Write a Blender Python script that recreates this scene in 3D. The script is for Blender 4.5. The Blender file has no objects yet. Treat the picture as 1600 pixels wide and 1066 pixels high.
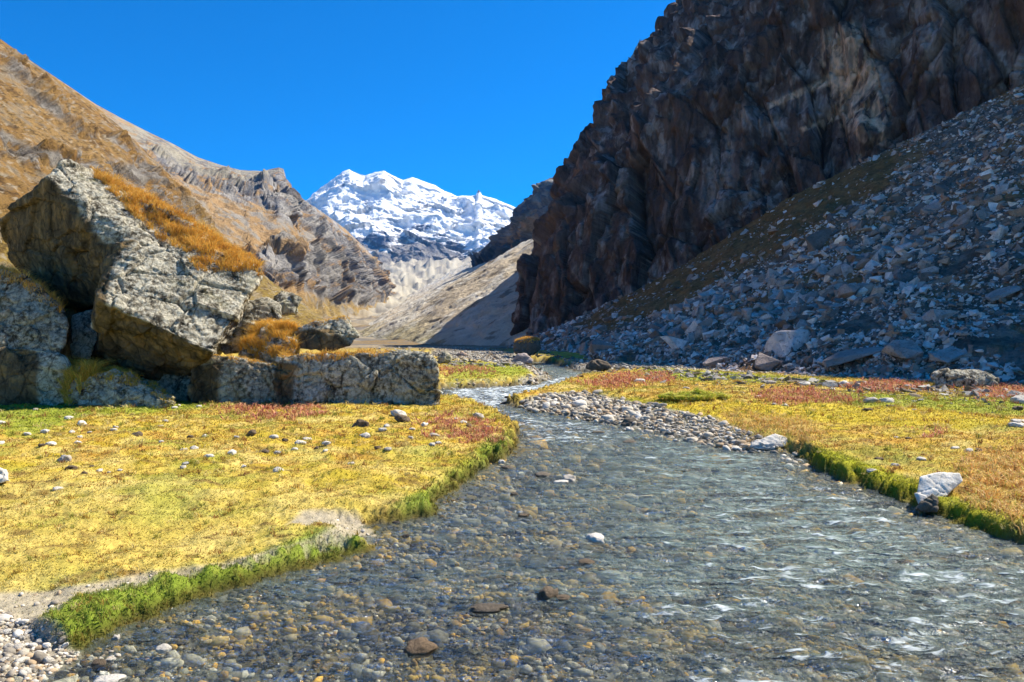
import bpy, bmesh, math, random
import numpy as np
from mathutils import Vector, Matrix, Euler
# ------------------------------------------------------------------ camera, sky, sun, exposure
scn = bpy.context.scene
COL = scn.collection
CAMZ, FPX, CX, CY = 1.75, 1244.44, 800.0, 533.0
cam = bpy.data.cameras.new("camera"); cam.lens = 28; cam.sensor_width = 36
cam.clip_start = 0.05; cam.clip_end = 20000
camo = bpy.data.objects.new("camera", cam); COL.objects.link(camo)
camo.location = (0, 0, CAMZ); camo.rotation_euler = (math.radians(90), 0, 0)
scn.camera = camo
SUN_AZ, SUN_EL = math.radians(60), math.radians(48)      # azimuth to the right of the view direction
SUNV = np.array([math.cos(SUN_EL)*math.sin(SUN_AZ), math.cos(SUN_EL)*math.cos(SUN_AZ), math.sin(SUN_EL)])
w = bpy.data.worlds.new("World"); scn.world = w; w.use_nodes = True
nt = w.node_tree; bg = nt.nodes["Background"]
sky = nt.nodes.new("ShaderNodeTexSky"); sky.sky_type = 'NISHITA'; sky.sun_disc = False
sky.sun_elevation = SUN_EL; sky.sun_rotation = SUN_AZ
sky.altitude = 3800; sky.air_density = 1.0; sky.dust_density = 0.15; sky.ozone_density = 3.0
hsv = nt.nodes.new("ShaderNodeHueSaturation"); hsv.inputs["Saturation"].default_value = 1.8
hsv.inputs["Value"].default_value = 1.0; hsv.inputs["Hue"].default_value = 0.504
nt.links.new(sky.outputs[0], hsv.inputs["Color"]); nt.links.new(hsv.outputs[0], bg.inputs[0])
bg.inputs[1].default_value = 0.112
sl = bpy.data.lights.new("sun", 'SUN'); sl.energy = 5.0; sl.angle = math.radians(0.5); sl.color = (1.0, 0.95, 0.86)
so = bpy.data.objects.new("sun", sl); COL.objects.link(so)
so.rotation_euler = Vector(SUNV).to_track_quat('Z', 'Y').to_euler()
so.location = (60, 40, 120)
vs = scn.view_settings; vs.view_transform = 'Standard'; vs.look = 'None'; vs.gamma = 1; vs.exposure = 0.95
cy = scn.cycles; cy.use_denoising = True; cy.max_bounces = 7; cy.diffuse_bounces = 4; cy.glossy_bounces = 2
cy.transmission_bounces = 2; cy.transparent_max_bounces = 8; cy.volume_bounces = 0; cy.use_adaptive_sampling = True
cy.adaptive_threshold = 0.02; cy.caustics_reflective = False; cy.caustics_refractive = False

# ------------------------------------------------------------------ helpers
RNG = np.random.default_rng(7)
def lin(c):
    c = np.asarray(c, float)/255.0
    return np.where(c <= .04045, c/12.92, ((c+.055)/1.055)**2.4)
def S(r, g, b, k=0.69): return lin((r, g, b))*k           # albedo that shows as this colour in full sun
def P(px, py, t): return np.array([(px-CX)/FPX*t, t, CAMZ+(CY-py)/FPX*t])
def G(px, py, z=0.0):
    t = (CAMZ-z)*FPX/(py-CY); return np.array([(px-CX)/FPX*t, t, z])
def proj(V):
    t = np.maximum(V[:, 1], .8); return CX+V[:, 0]/t*FPX, CY-(V[:, 2]-CAMZ)/t*FPX
_r = np.random.default_rng(3)
PERM = _r.permutation(256).astype(np.int64)
GR = _r.normal(size=(256, 3)).astype(np.float32); GR /= np.linalg.norm(GR, axis=1)[:, None]
RV = _r.random((256, 4)).astype(np.float32)
def H(a, b, c): return PERM[(PERM[(PERM[a & 255]+b) & 255]+c) & 255]
def pn(p):
    p = np.asarray(p, np.float32); i = np.floor(p).astype(np.int64); f = p-i; u = f*f*f*(f*(f*6-15)+10)
    out = np.zeros(len(p), np.float32)
    for a in (0, 1):
        wa = u[:, 0] if a else 1-u[:, 0]
        for b in (0, 1):
            wb = wa*(u[:, 1] if b else 1-u[:, 1])
            for c in (0, 1):
                g = GR[H(i[:, 0]+a, i[:, 1]+b, i[:, 2]+c)]
                out += wb*(u[:, 2] if c else 1-u[:, 2])*(g[:, 0]*(f[:, 0]-a)+g[:, 1]*(f[:, 1]-b)+g[:, 2]*(f[:, 2]-c))
    return out*1.6
def fbm(p, o=4, gain=.5, lac=2.07):
    p = np.asarray(p, np.float32); s = 0; a = 1
    for k in range(o):
        s = s+a*pn(p*lac**k+17.3*k); a *= gain
    return s
def ridged(p, o=5, gain=.55, lac=2.05):
    p = np.asarray(p, np.float32); s = 0; a = 1; wgt = 1
    for k in range(o):
        n = (1-np.abs(pn(p*lac**k+9.1*k)))**2; s = s+a*n*wgt; wgt = np.clip(n*1.6, 0, 1); a *= gain
    return s
def facet(p, tilt=1.0):
    """cellular plates: an offset and a tilted plane per cell; also the crack distance"""
    p = np.asarray(p, np.float32); i = np.floor(p).astype(np.int64); f1 = np.full(len(p), 9., np.float32); f2 = f1.copy()
    val = np.zeros(len(p), np.float32)
    for a in (-1, 0, 1):
        for b in (-1, 0, 1):
            for c in (-1, 0, 1):
                h = H(i[:, 0]+a, i[:, 1]+b, i[:, 2]+c)
                q = p-(i+np.array([a, b, c])+RV[h, :3]); d = np.einsum('ij,ij->i', q, q)
                m = d < f1
                f2 = np.where(m, f1, np.minimum(f2, d))
                v = RV[h, 3]-.5+tilt*np.einsum('ij,ij->i', q, GR[h])
                val = np.where(m, v, val); f1 = np.where(m, d, f1)
    return val, np.sqrt(f2)-np.sqrt(f1)
def ss(x, a, b):
    x = np.clip((x-a)/(b-a), 0, 1); return x*x*(3-2*x)
def mixc(a, b, m): return a*(1-m[:, None])+b*m[:, None]
def poly_sd(x, y, poly):
    poly = np.asarray(poly, float); n = len(poly); d = np.full(len(x), 1e18); ins = np.zeros(len(x), bool)
    for k in range(n):
        ax, ay = poly[k]; bx, by = poly[(k+1) % n]
        ex, ey = bx-ax, by-ay; wx, wy = x-ax, y-ay
        tt = np.clip((wx*ex+wy*ey)/(ex*ex+ey*ey+1e-12), 0, 1)
        d = np.minimum(d, (wx-ex*tt)**2+(wy-ey*tt)**2)
        c = ((ay <= y) & (by > y)) | ((by <= y) & (ay > y))
        with np.errstate(divide='ignore', invalid='ignore'):
            xi = ax+(y-ay)*ex/(ey if ey != 0 else 1e-12)
        ins ^= c & (x < xi)
    d = np.sqrt(d); return np.where(ins, -d, d)
def tag(o, label=None, cat=None, group=None, kind=None):
    for k, v in (("label", label), ("category", cat), ("group", group), ("kind", kind)):
        if v: o[k] = v
    return o
def mk(name, V, F, mat, cols=None, smooth=True, parent=None, extra=None, origin=None):
    V = np.asarray(V, np.float32); F = np.asarray(F, np.int32); k = F.shape[1]
    if origin is not None: V = V-np.asarray(origin, np.float32)
    me = bpy.data.meshes.new(name)
    me.vertices.add(len(V)); me.vertices.foreach_set("co", V.ravel())
    me.loops.add(F.size); me.loops.foreach_set("vertex_index", F.ravel())
    me.polygons.add(len(F)); me.polygons.foreach_set("loop_start", np.arange(0, F.size, k, dtype=np.int32))
    me.update(calc_edges=True)
    me.polygons.foreach_set("use_smooth", np.full(len(F), smooth))
    if cols is not None:
        a = me.color_attributes.new("Col", 'FLOAT_COLOR', 'POINT')
        a.data.foreach_set("color", np.c_[cols, np.ones(len(V))].astype(np.float32).ravel())
    for kx, v in (extra or {}).items():
        a = me.attributes.new(kx, 'FLOAT', 'POINT'); a.data.foreach_set("value", np.asarray(v, np.float32))
    me.materials.append(mat)
    o = bpy.data.objects.new(name, me); COL.objects.link(o)
    if origin is not None: o.location = tuple(float(q) for q in origin)
    if parent is not None:
        o.parent = parent
        if origin is not None: o.location = tuple(float(q) for q in (np.asarray(origin)-np.array(parent.location)))
    return o
def gridF(nv, nu):
    i = np.arange(nv-1)[:, None]*nu+np.arange(nu-1)[None]
    return np.stack([i, i+1, i+1+nu, i+nu], -1).reshape(-1, 4)
def gnormal(Gd):
    du = np.gradient(Gd, axis=1); dv = np.gradient(Gd, axis=0); n = np.cross(du, dv)
    return n/np.maximum(np.linalg.norm(n, axis=2, keepdims=True), 1e-9)

# ------------------------------------------------------------------ materials
class NB:
    def __init__(s, name):
        s.m = bpy.data.materials.new(name); s.m.use_nodes = True; s.t = s.m.node_tree; s.t.nodes.clear()
        s.out = s.n("ShaderNodeOutputMaterial")
    def n(s, typ, **kw):
        x = s.t.nodes.new(typ)
        for k, v in kw.items(): setattr(x, k, v)
        return x
    def l(s, a, b): s.t.links.new(a, b)
    def val(s, sock, v):
        if hasattr(v, "is_linked") or isinstance(v, bpy.types.NodeSocket): s.l(v, sock)
        else: sock.default_value = v
    def coord(s, scale=(1, 1, 1), kind="Object", rot=(0, 0, 0)):
        c = s.n("ShaderNodeTexCoord"); mp = s.n("ShaderNodeMapping"); s.l(c.outputs[kind], mp.inputs[0])
        mp.inputs["Scale"].default_value = scale; mp.inputs["Rotation"].default_value = rot; return mp.outputs[0]
    def noise(s, vec, scale, detail=5, rough=.6, dist=0):
        x = s.n("ShaderNodeTexNoise"); s.l(vec, x.inputs["Vector"]); x.inputs["Scale"].default_value = scale
        x.inputs["Detail"].default_value = detail; x.inputs["Roughness"].default_value = rough; x.inputs["Distortion"].default_value = dist
        return x.outputs["Fac"]
    def vor(s, vec, scale, feature='F1', out="Distance", rand=1):
        x = s.n("ShaderNodeTexVoronoi", feature=feature); s.l(vec, x.inputs["Vector"]); x.inputs["Scale"].default_value = scale
        x.inputs["Randomness"].default_value = rand; return x.outputs[out]
    def ramp(s, fac, stops, interp='LINEAR'):
        x = s.n("ShaderNodeValToRGB"); x.color_ramp.interpolation = interp; s.l(fac, x.inputs[0]); e = x.color_ramp.elements
        while len(e) < len(stops): e.new(.5)
        for k, (p, c) in enumerate(stops):
            e[k].position = p
            c = (c, c, c) if isinstance(c, (int, float)) else c
            e[k].color = (float(c[0]), float(c[1]), float(c[2]), 1)
        return x.outputs[0]
    def mix(s, f, a, b, mode='MIX'):
        x = s.n("ShaderNodeMix", data_type='RGBA', blend_type=mode)
        s.val(x.inputs[0], f)
        for sock, v in ((x.inputs[6], a), (x.inputs[7], b)):
            if isinstance(v, bpy.types.NodeSocket): s.l(v, sock)
            else: sock.default_value = (float(v[0]), float(v[1]), float(v[2]), 1)
        return x.outputs[2]
    def math(s, op, a, b=0.0, c=None):
        x = s.n("ShaderNodeMath", operation=op); s.val(x.inputs[0], a); s.val(x.inputs[1], b)
        if c is not None: s.val(x.inputs[2], c)
        return x.outputs[0]
    def attr(s, name, out="Color"):
        x = s.n("ShaderNodeAttribute"); x.attribute_name = name; return x.outputs[out]
    def bump(s, h, strength, dist, normal=None):
        x = s.n("ShaderNodeBump"); x.inputs["Strength"].default_value = strength; x.inputs["Distance"].default_value = dist
        s.l(h, x.inputs["Height"])
        if normal is not None: s.l(normal, x.inputs["Normal"])
        return x.outputs[0]
    def pbr(s, col, rough=.9, normal=None, spec=.2):
        x = s.n("ShaderNodeBsdfPrincipled")
        if isinstance(col, bpy.types.NodeSocket): s.l(col, x.inputs["Base Color"])
        else: x.inputs["Base Color"].default_value = (*[float(q) for q in col], 1)
        s.val(x.inputs["Roughness"], rough); x.inputs["Specular IOR Level"].default_value = spec
        if normal is not None: s.l(normal, x.inputs["Normal"])
        s.l(x.outputs[0], s.out.inputs[0]); return x

def mat_terrain(name, sc, bumpd, contrast=.5, vscale=(1, 1, 1), strength=1.0, detail=8):
    """vertex colour broken up by noise; sc = features per metre"""
    b = NB(name); v = b.coord(vscale); n1 = b.noise(v, sc, detail, .68); n2 = b.noise(v, sc*5.3, detail, .7)
    m = b.ramp(b.math('ADD', b.math('MULTIPLY', n1, .55), b.math('MULTIPLY', n2, .45)), [(.3, 1-contrast), (.5, 1.0), (.72, 1+contrast)])
    c = b.mix(1.0, b.attr("Col"), m, 'MULTIPLY')
    h = b.math('ADD', n1, b.math('MULTIPLY', n2, .45))
    b.pbr(c, .95, b.bump(h, strength, bumpd), .1); return b.m
M = {}
M['meadow'] = mat_terrain("meadow_ground", 9, .03, .38, strength=.9)
M['far'] = mat_terrain("far_rock", .035, 9, .3)
M['snow'] = mat_terrain("snow_and_rock", .012, 18, .12)
M['mid'] = mat_terrain("mid_hillside", .09, 4, .4)
M['near'] = mat_terrain("near_hillside", .35, 1.2, .42)
M['cliff'] = mat_terrain("dark_cliff", .3, 1.6, .6, (1, 1, .4))
M['talus'] = mat_terrain("scree_soil", .9, .5, .55)
def mat_leaf(name):
    b = NB(name); x = b.pbr(b.attr("Col"), .75, None, .25)
    tr = b.n("ShaderNodeBsdfTranslucent"); b.l(b.attr("Col"), tr.inputs[0])
    mx = b.n("ShaderNodeMixShader"); mx.inputs[0].default_value = .25
    b.l(x.outputs[0], mx.inputs[1]); b.l(tr.outputs[0], mx.inputs[2]); b.l(mx.outputs[0], b.out.inputs[0]); return b.m
M['blade'] = mat_leaf("grass_blades")
def mat_stone(name, stops, sc=6, bumpd=.03, speck=None, random=True):
    """plain stones: a colour per object, mottled"""
    b = NB(name); v = b.coord(); n = b.noise(v, sc, 8, .65); f = b.noise(v, sc*6, 5, .7)
    if random:
        oi = b.n("ShaderNodeObjectInfo"); base = b.ramp(oi.outputs["Random"], stops)
    else: base = b.attr("Col")
    m = b.ramp(n, [(.3, .62), (.5, 1.0), (.7, 1.3)])
    c = b.mix(1.0, base, m, 'MULTIPLY')
    if speck is not None: c = b.mix(b.ramp(f, [(.55, 0), (.68, .8)]), c, speck)
    b.pbr(c, .85, b.bump(b.math('ADD', n, b.math('MULTIPLY', f, .3)), .8, bumpd), .25); return b.m
M['pale'] = mat_stone("pale_stone", [(0, S(206, 196, 178, .9)), (.5, S(228, 220, 204, .9)), (1, S(180, 168, 150, .9))], 9, .02)
M['dark'] = mat_stone("dark_wet_stone", [(0, S(70, 62, 55)), (.5, S(110, 98, 82)), (1, S(130, 118, 100))], 9, .02)
M['brown'] = mat_stone("brown_stone", [(0, S(135, 112, 85)), (1, S(120, 104, 84))], 7, .03)
M['pebble'] = mat_stone("pebbles", None, 14, .01, random=False)
M['block'] = mat_stone("scree_block", [(0, (.20, .15, .12)), (.3, (.35, .275, .23)), (.6, (.50, .42, .37)), (.85, (.32, .21, .14)), (1, (.80, .70, .63))], 2.2, .22, speck=(.08, .06, .045))
M['blocks'] = mat_stone("scree_rubble", None, 2.2, .1, random=False)
def mat_lichen():
    b = NB("lichen_rock"); v = b.coord(); vs_ = b.coord((1, 1, .55))
    n0 = b.noise(v, .9, 6, .6); n1 = b.noise(vs_, 3.2, 9, .68, .3); n2 = b.noise(v, 11, 8, .7); n3 = b.noise(v, 30, 5, .7); cr = b.vor(vs_, 2.4, 'DISTANCE_TO_EDGE')
    rock = b.ramp(n1, [(.34, S(74, 68, 58)), (.48, S(142, 132, 114, .8)), (.66, S(190, 178, 154, .8))])
    lich = b.ramp(n2, [(.35, S(196, 186, 160, .8)), (.6, S(238, 230, 208, .85))])
    m = b.ramp(b.math('ADD', b.math('MULTIPLY', n2, .55), b.math('MULTIPLY', n1, .45)), [(.44, 0), (.53, 1)])
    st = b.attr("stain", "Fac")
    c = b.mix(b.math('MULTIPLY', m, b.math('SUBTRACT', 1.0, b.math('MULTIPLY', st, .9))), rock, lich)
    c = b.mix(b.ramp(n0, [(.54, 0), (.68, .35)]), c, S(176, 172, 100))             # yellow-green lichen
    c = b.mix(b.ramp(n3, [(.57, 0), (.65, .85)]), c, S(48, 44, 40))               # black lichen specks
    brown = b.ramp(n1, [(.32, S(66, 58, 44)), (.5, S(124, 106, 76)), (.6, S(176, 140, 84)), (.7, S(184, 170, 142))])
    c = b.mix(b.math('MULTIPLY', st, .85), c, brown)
    oi = b.n('ShaderNodeObjectInfo'); c = b.mix(1.0, c, b.ramp(oi.outputs['Random'], [(0, (.72, .70, .66)), (.4, (.96, .94, .89)), (.7, (.82, .82, .80)), (1, (1.1, 1.06, .98))]), 'MULTIPLY')
    ck = b.ramp(cr, [(0, .3), (.05, 1)])
    c = b.mix(.7, c, b.mix(1.0, c, ck, 'MULTIPLY'))
    h = b.math('ADD', b.math('MULTIPLY', n1, 1.3), b.math('ADD', b.math('MULTIPLY', n2, .45), b.math('MULTIPLY', n3, .16)))
    b.pbr(c, .92, b.bump(h, 1.0, .13), .15); return b.m
M['lichen'] = mat_lichen()
def mat_water():
    b = NB("stream_water"); v = b.coord((1, 1.0, 1), rot=(0, 0, math.radians(-12)))
    va = b.coord((.6, 1.45, 1), rot=(0, 0, math.radians(-12)))
    n1 = b.noise(va, 2.6, 3, .55, .6); n2 = b.noise(va, 9.5, 4, .6, .8); n3 = b.noise(v, 27, 3, .6, .4)
    rough = b.attr("rapid_glint", "Fac")
    h = b.math('ADD', b.math('MULTIPLY', n1, 1.0), b.math('ADD', b.math('MULTIPLY', n2, .72), b.math('MULTIPLY', n3, .14)))
    nm = b.bump(h, 1.0, .26)
    fr = b.n("ShaderNodeFresnel"); ge = b.n('ShaderNodeNewGeometry'); b.l(b.math('SUBTRACT', 1.333, b.math('MULTIPLY', ge.outputs['Backfacing'], .583)), fr.inputs[0]); b.l(nm, fr.inputs["Normal"])
    gl = b.n("ShaderNodeBsdfGlossy"); gl.inputs["Roughness"].default_value = .09; b.l(nm, gl.inputs["Normal"])
    gl.inputs[0].default_value = (1, 1, 1, 1)
    tr = b.n("ShaderNodeBsdfTransparent"); tr.inputs[0].default_value = (.93, .97, .95, 1)
    body = b.n("ShaderNodeBsdfDiffuse"); body.inputs[0].default_value = (.33, .44, .37, 1); b.l(nm, body.inputs["Normal"])
    mb = b.n("ShaderNodeMixShader"); b.l(b.math('MULTIPLY', b.attr("murk", "Fac"), b.ramp(b.math('ADD', b.math('MULTIPLY', n1, .5), b.math('MULTIPLY', n2, .5)), [(.38, .1), (.62, 1.3)])), mb.inputs[0])
    b.l(tr.outputs[0], mb.inputs[1]); b.l(body.outputs[0], mb.inputs[2])
    g2 = b.n("ShaderNodeBsdfGlossy"); g2.inputs["Roughness"].default_value = .38; b.l(nm, g2.inputs["Normal"]); mg = b.n("ShaderNodeMixShader"); mg.inputs[0].default_value = .30; b.l(gl.outputs[0], mg.inputs[1]); b.l(g2.outputs[0], mg.inputs[2])
    m1 = b.n("ShaderNodeMixShader"); b.l(b.math('MINIMUM', b.math('MULTIPLY', fr.outputs[0], 1.5), 1.0), m1.inputs[0]); b.l(mb.outputs[0], m1.inputs[1]); b.l(mg.outputs[0], m1.inputs[2])
    foam_glint = b.n("ShaderNodeBsdfDiffuse"); foam_glint.inputs[0].default_value = (.62, .66, .66, 1)  # white flecks: foam in the rapids, painted sun sparkle on open water
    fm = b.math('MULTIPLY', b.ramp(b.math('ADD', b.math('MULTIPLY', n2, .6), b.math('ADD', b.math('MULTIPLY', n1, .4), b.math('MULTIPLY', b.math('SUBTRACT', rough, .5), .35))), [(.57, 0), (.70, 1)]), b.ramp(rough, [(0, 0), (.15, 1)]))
    m2 = b.n("ShaderNodeMixShader"); b.l(fm, m2.inputs[0]); b.l(m1.outputs[0], m2.inputs[1]); b.l(foam_glint.outputs[0], m2.inputs[2])
    b.l(m2.outputs[0], b.out.inputs[0]); return b.m
M['water'] = mat_water()

# ------------------------------------------------------------------ the valley floor
def W(px, py): return tuple(G(px, py)[:2])
RIVER = [(-2.75, -6), (-2.6, 2.5), W(60, 1066), W(190, 985), W(330, 932), W(470, 893), W(585, 860), W(590, 820), W(680, 805), W(692, 780), W(760, 730),
         W(806, 705), W(810, 693), W(800, 672), W(770, 652), W(735, 638), W(690, 630), (-3.4, 24.5), (-3.2, 28), W(690, 608), W(760, 606), W(830, 601), W(852, 592), W(838, 582),
         W(815, 574), W(808, 566), W(850, 566), W(893, 574), W(905, 580), W(960, 585), W(955, 589), W(905, 597), W(880, 608), W(840, 620), W(796, 631), W(850, 643), W(930, 657), W(1000, 670), W(1090, 688), W(1170, 703), W(1240, 709),
         W(1300, 745), W(1430, 790), W(1500, 824), W(1600, 852), W(1750, 900), (4.8, 2.5), (4.9, -6)]
GRAVELS = [[(788, 632), (830, 620), (898, 616), (950, 624), (1050, 642), (1120, 656), (1180, 676), (1245, 692), (1262, 712), (1170, 712), (1000, 680), (880, 660), (800, 642)],
           [(686, 546), (760, 552), (850, 566), (960, 572), (1300, 586), (1600, 604), (1700, 600), (1700, 606), (1500, 606), (1200, 590), (1000, 580), (900, 583), (840, 600), (835, 610), (690, 614), (680, 600), (800, 596), (835, 588), (815, 576), (700, 566), (670, 562)],
           [(-900, 935), (0, 925), (110, 962), (200, 965), (330, 918), (335, 940), (200, 1000), (100, 1066), (80, 1300), (-900, 1300)]]
SANDS = [[(-300, 905), (0, 905), (150, 890), (330, 862), (470, 838), (530, 812), (450, 805), (470, 788), (560, 784), (605, 806), (570, 822), (480, 832), (400, 858), (150, 908), (60, 940), (110, 965), (330, 925), (330, 950), (100, 1010), (-300, 1000)]]
GREENB = [[(60, 945), (140, 903), (300, 873), (400, 850), (520, 813), (575, 815), (590, 862), (420, 900), (300, 930), (150, 962), (75, 962)],
          [(575, 800), (640, 765), (700, 735), (760, 690), (800, 672), (815, 695), (760, 735), (692, 785), (680, 808), (600, 816)]]
GREENM = [[(-200, 625), (100, 625), (300, 640), (650, 622), (640, 632), (300, 650), (130, 662), (60, 690), (-200, 680)],
          [(700, 572), (830, 574), (830, 592), (700, 600)], [(1330, 622), (1480, 628), (1700, 640), (1700, 662), (1500, 655), (1350, 648), (1230, 626)],
          [(1000, 578), (1300, 600), (1280, 612), (1000, 600)]]
MOSSR = [[(1248, 692), (1330, 712), (1420, 740), (1520, 775), (1700, 800), (1700, 880), (1500, 826), (1430, 792), (1300, 748), (1250, 712)],
         [(905, 620), (1000, 628), (1160, 668), (1240, 680), (1240, 694), (1150, 680), (1000, 640), (905, 625)]]
YEL = [[(980, 632), (1240, 640), (1500, 650), (1600, 668), (1500, 680), (1250, 668), (1100, 655)]]
REDS = [[(335, 650), (380, 640), (470, 642), (515, 655), (470, 666), (380, 664)], [(650, 668), (700, 655), (760, 662), (800, 685), (790, 694), (720, 690), (670, 682)],
        [(1180, 628), (1230, 618), (1320, 628), (1335, 638), (1260, 642), (1200, 640)], [(1320, 612), (1370, 602), (1450, 606), (1440, 618), (1350, 622)],
        [(1500, 615), (1560, 610), (1640, 620), (1640, 636), (1540, 634)], [(905, 606), (960, 592), (1040, 592), (1050, 604), (960, 616)], [(1430, 683), (1470, 683), (1470, 691), (1430, 691)],
        [(690, 585), (740, 580), (770, 588), (700, 592)]]
TANS = [[(1130, 650), (1250, 662), (1290, 690), (1240, 700), (1160, 675)], [(1500, 715), (1700, 690), (1700, 850), (1600, 820), (1510, 775)]]
def pmask(px, py, polys, soft, wob):
    m = np.zeros(len(px))
    for q in polys:
        q = np.array(q, float)
        k = (px > q[:, 0].min()-60) & (px < q[:, 0].max()+60) & (py > q[:, 1].min()-40) & (py < q[:, 1].max()+40)
        if k.any():                                            # the vertical pixel scale is stretched so that soft edges keep their proportions on the ground
            s = 2.4
            d = poly_sd(px[k], py[k]*s, np.c_[q[:, 0], q[:, 1]*s])
            m[k] = np.maximum(m[k], 1-ss(d+wob[k], -soft, soft))
    return m
FAR_T = [0, 110, 150, 260, 400, 700, 1000, 1600, 2600, 4500, 9000]
FAR_Z = [.0, .2, .35, 3.5, 9.5, 26, 45, 110, 262, 330, 400]
def ground(x, y):
    """height, colour and masks of the valley floor at world points"""
    x = np.asarray(x, float); y = np.asarray(y, float); n = len(x)
    p3 = np.c_[x, y, np.zeros(n)]
    lo = fbm(p3*.9, 3); mid = fbm(p3*4.1+5, 4); fine = fbm(p3*17+9, 3)
    d = poly_sd(x, y, RIVER)+.11*mid*np.clip(y/8, .3, 2.5)+.03*fine
    t = np.maximum(y, 1.2); px = CX+x/t*FPX; py = CY+(CAMZ-.2)/t*FPX
    wob = mid*6+fine*4
    grav = pmask(px, py, GRAVELS, 6, wob); sand = pmask(px, py, SANDS, 7, wob)
    far = np.interp(y, FAR_T, FAR_Z)
    lowm = np.maximum(grav, sand*.8)
    hl = np.clip(np.maximum(pmask(px, py, GRAVELS, 26, wob), pmask(px, py, SANDS, 26, wob)*.75)-pmask(px, py, GREENB, 9, wob)*.35, 0, 1)
    hb = (.13+.07*ss(y, 7, 14))*(1-hl)+.06*hl; wd = (.20+.10*lo)*(1-hl)+.8*hl
    out = hb*ss(d/wd, 0, 1)**.8+.004*np.clip(y-9, 0, 90)+(.06*lo+.026*mid+.010*fine)*ss(d, 0, .8)*(1-.5*lowm)+(.03*mid+.018*fine)*ss(d, .0, .15)*ss(d, .7, .2)*(1-hl)+.03*np.clip(d, 0, 3)
    wn = facet(p3*np.array([9, 9, 1]), .5)[0]
    inn = -.04-.26*ss(-d, 0, 1.3)+.07*lo+.02*mid+.025*wn
    z = np.where(d > 0, out-.02, inn)+far+np.where(y > 110, fbm(p3/60.+3, 6, .6)*np.clip(y-110, 0, 1500)*.011+fbm(p3/11.+3, 4, .55)*np.clip(y-110, 0, 300)*.003, 0)
    # colours
    gold = mixc(np.tile(S(206, 178, 80), (n, 1)), S(218, 194, 110), ss(fbm(p3*.8+31, 3), -.3, .5))
    col = mixc(gold, S(190, 166, 54), ss(fbm(p3*1.7+3, 4), -.1, .55))
    right = ss(x-(.25+y*.06), -.5, .5)
    col = mixc(col, S(202, 162, 74), right*ss(fbm(p3*1.3+77, 4), -.35, .4)*.8)
    col = mixc(col, S(204, 182, 98), ss(y, 9.5, 7.5)*(1-right)*.55)                     # pale dry turf near
    col = mixc(col, S(196, 160, 46), ss(y, 9.5, 12)*ss(fbm(p3*1.1+13, 3), -.2, .5)*.6)
    col = mixc(col, S(156, 160, 66), ss(fbm(p3*.7+53, 4), -.05, .6)*.55)                  # greener patches
    col = mixc(col, S(126, 96, 52), ss(fbm(p3*np.array([2.2, 4.4, 1])+91, 4), .28, .7)*.75)
    col = mixc(col, S(188, 136, 62), ss(fbm(p3*np.array([1.2, 2.2, 1])+61, 4), .1, .6)*.6*ss(y, 8, 11))                  # dead brown patches
    gm = pmask(px, py, GREENM, 10, wob*1.5); col = mixc(col, S(142, 158, 46), gm*.75)
    col = mixc(col, S(206, 182, 48), pmask(px, py, YEL, 9, wob)*.7)
    ms = pmask(px, py, MOSSR, 7, wob); col = mixc(col, S(158, 160, 28), ms*.85)
    gb = pmask(px, py, GREENB, 9, wob*2.4); col = mixc(col, S(128, 152, 46), gb*.85*(.75+.5*ss(fine, -.4, .4)).clip(0, 1))
    rd = pmask(px, py, REDS, 10, wob*3)*ss(fbm(p3*2.3+41, 3), -.5, .1); col = mixc(col, S(186, 140, 92), rd*.55)
    tn = pmask(px, py, TANS, 12, wob*2); col = mixc(col, S(214, 172, 108), tn*.4)
    pv = facet(p3*np.array([14, 14, 1]), 0)[0]
    stone = mixc(np.tile(S(150, 142, 126), (n, 1)), S(205, 198, 182), ss(pv, -.3, .5))
    col = mixc(col, mixc(stone, S(170, 162, 142), np.full(n, .3)), grav)
    col = mixc(col, S(198, 184, 158)*(1+.12*fine[:, None]), sand*.9)
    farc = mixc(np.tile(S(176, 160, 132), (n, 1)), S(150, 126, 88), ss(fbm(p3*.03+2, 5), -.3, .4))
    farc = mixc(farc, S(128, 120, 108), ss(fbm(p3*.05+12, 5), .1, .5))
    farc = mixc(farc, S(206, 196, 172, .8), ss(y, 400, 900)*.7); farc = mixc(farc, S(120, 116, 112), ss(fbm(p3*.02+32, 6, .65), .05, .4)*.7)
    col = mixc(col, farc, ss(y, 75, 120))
    col = mixc(col, np.minimum(col*1.28, .8), ss(d, 0, .3)*(1-ss(y, 60, 100))*(1-lowm))
    # eroded dark soil right at the lip, wet bed in the water
    lip = (ss(d, .14, .05))*(1-lowm)*ss(d, -.03, .0); col = mixc(col, S(84, 66, 34), lip*.75*(1-right*.3))
    bedc = np.array([S(112, 100, 74), S(168, 140, 84), S(92, 92, 82), S(140, 132, 110)])[(np.abs(np.floor(pv*977)).astype(int)) % 4]
    bedc = mixc(bedc, S(104, 98, 74), np.full(n, .45))
    col = mixc(col, bedc*.95, 1-ss(d, -.02, .05))
    return z, col, d, dict(grav=grav, sand=sand, gb=gb, ms=ms, rd=rd, gm=gm, tn=tn, right=right, lowm=lowm)
OY = -4.0
def fan(ts, ss_):
    T, Sx = np.meshgrid(ts, ss_, indexing='ij'); return ((T-OY)*Sx).ravel(), T.ravel()
ts = [-3.0]
while ts[-1] < 4900:
    t = ts[-1]; ts.append(t+(.12 if t < 2.5 else max(.028, .0046*t) if t < 40 else .011*t if t < 400 else .03*t))
sx = np.r_[np.linspace(-2.2, -.62, 50)[:-1], np.linspace(-.62, .74, 820), np.linspace(.74, 2.2, 50)[1:]]
X, Y = fan(np.array(ts), sx)
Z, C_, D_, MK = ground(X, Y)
keep = None
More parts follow.
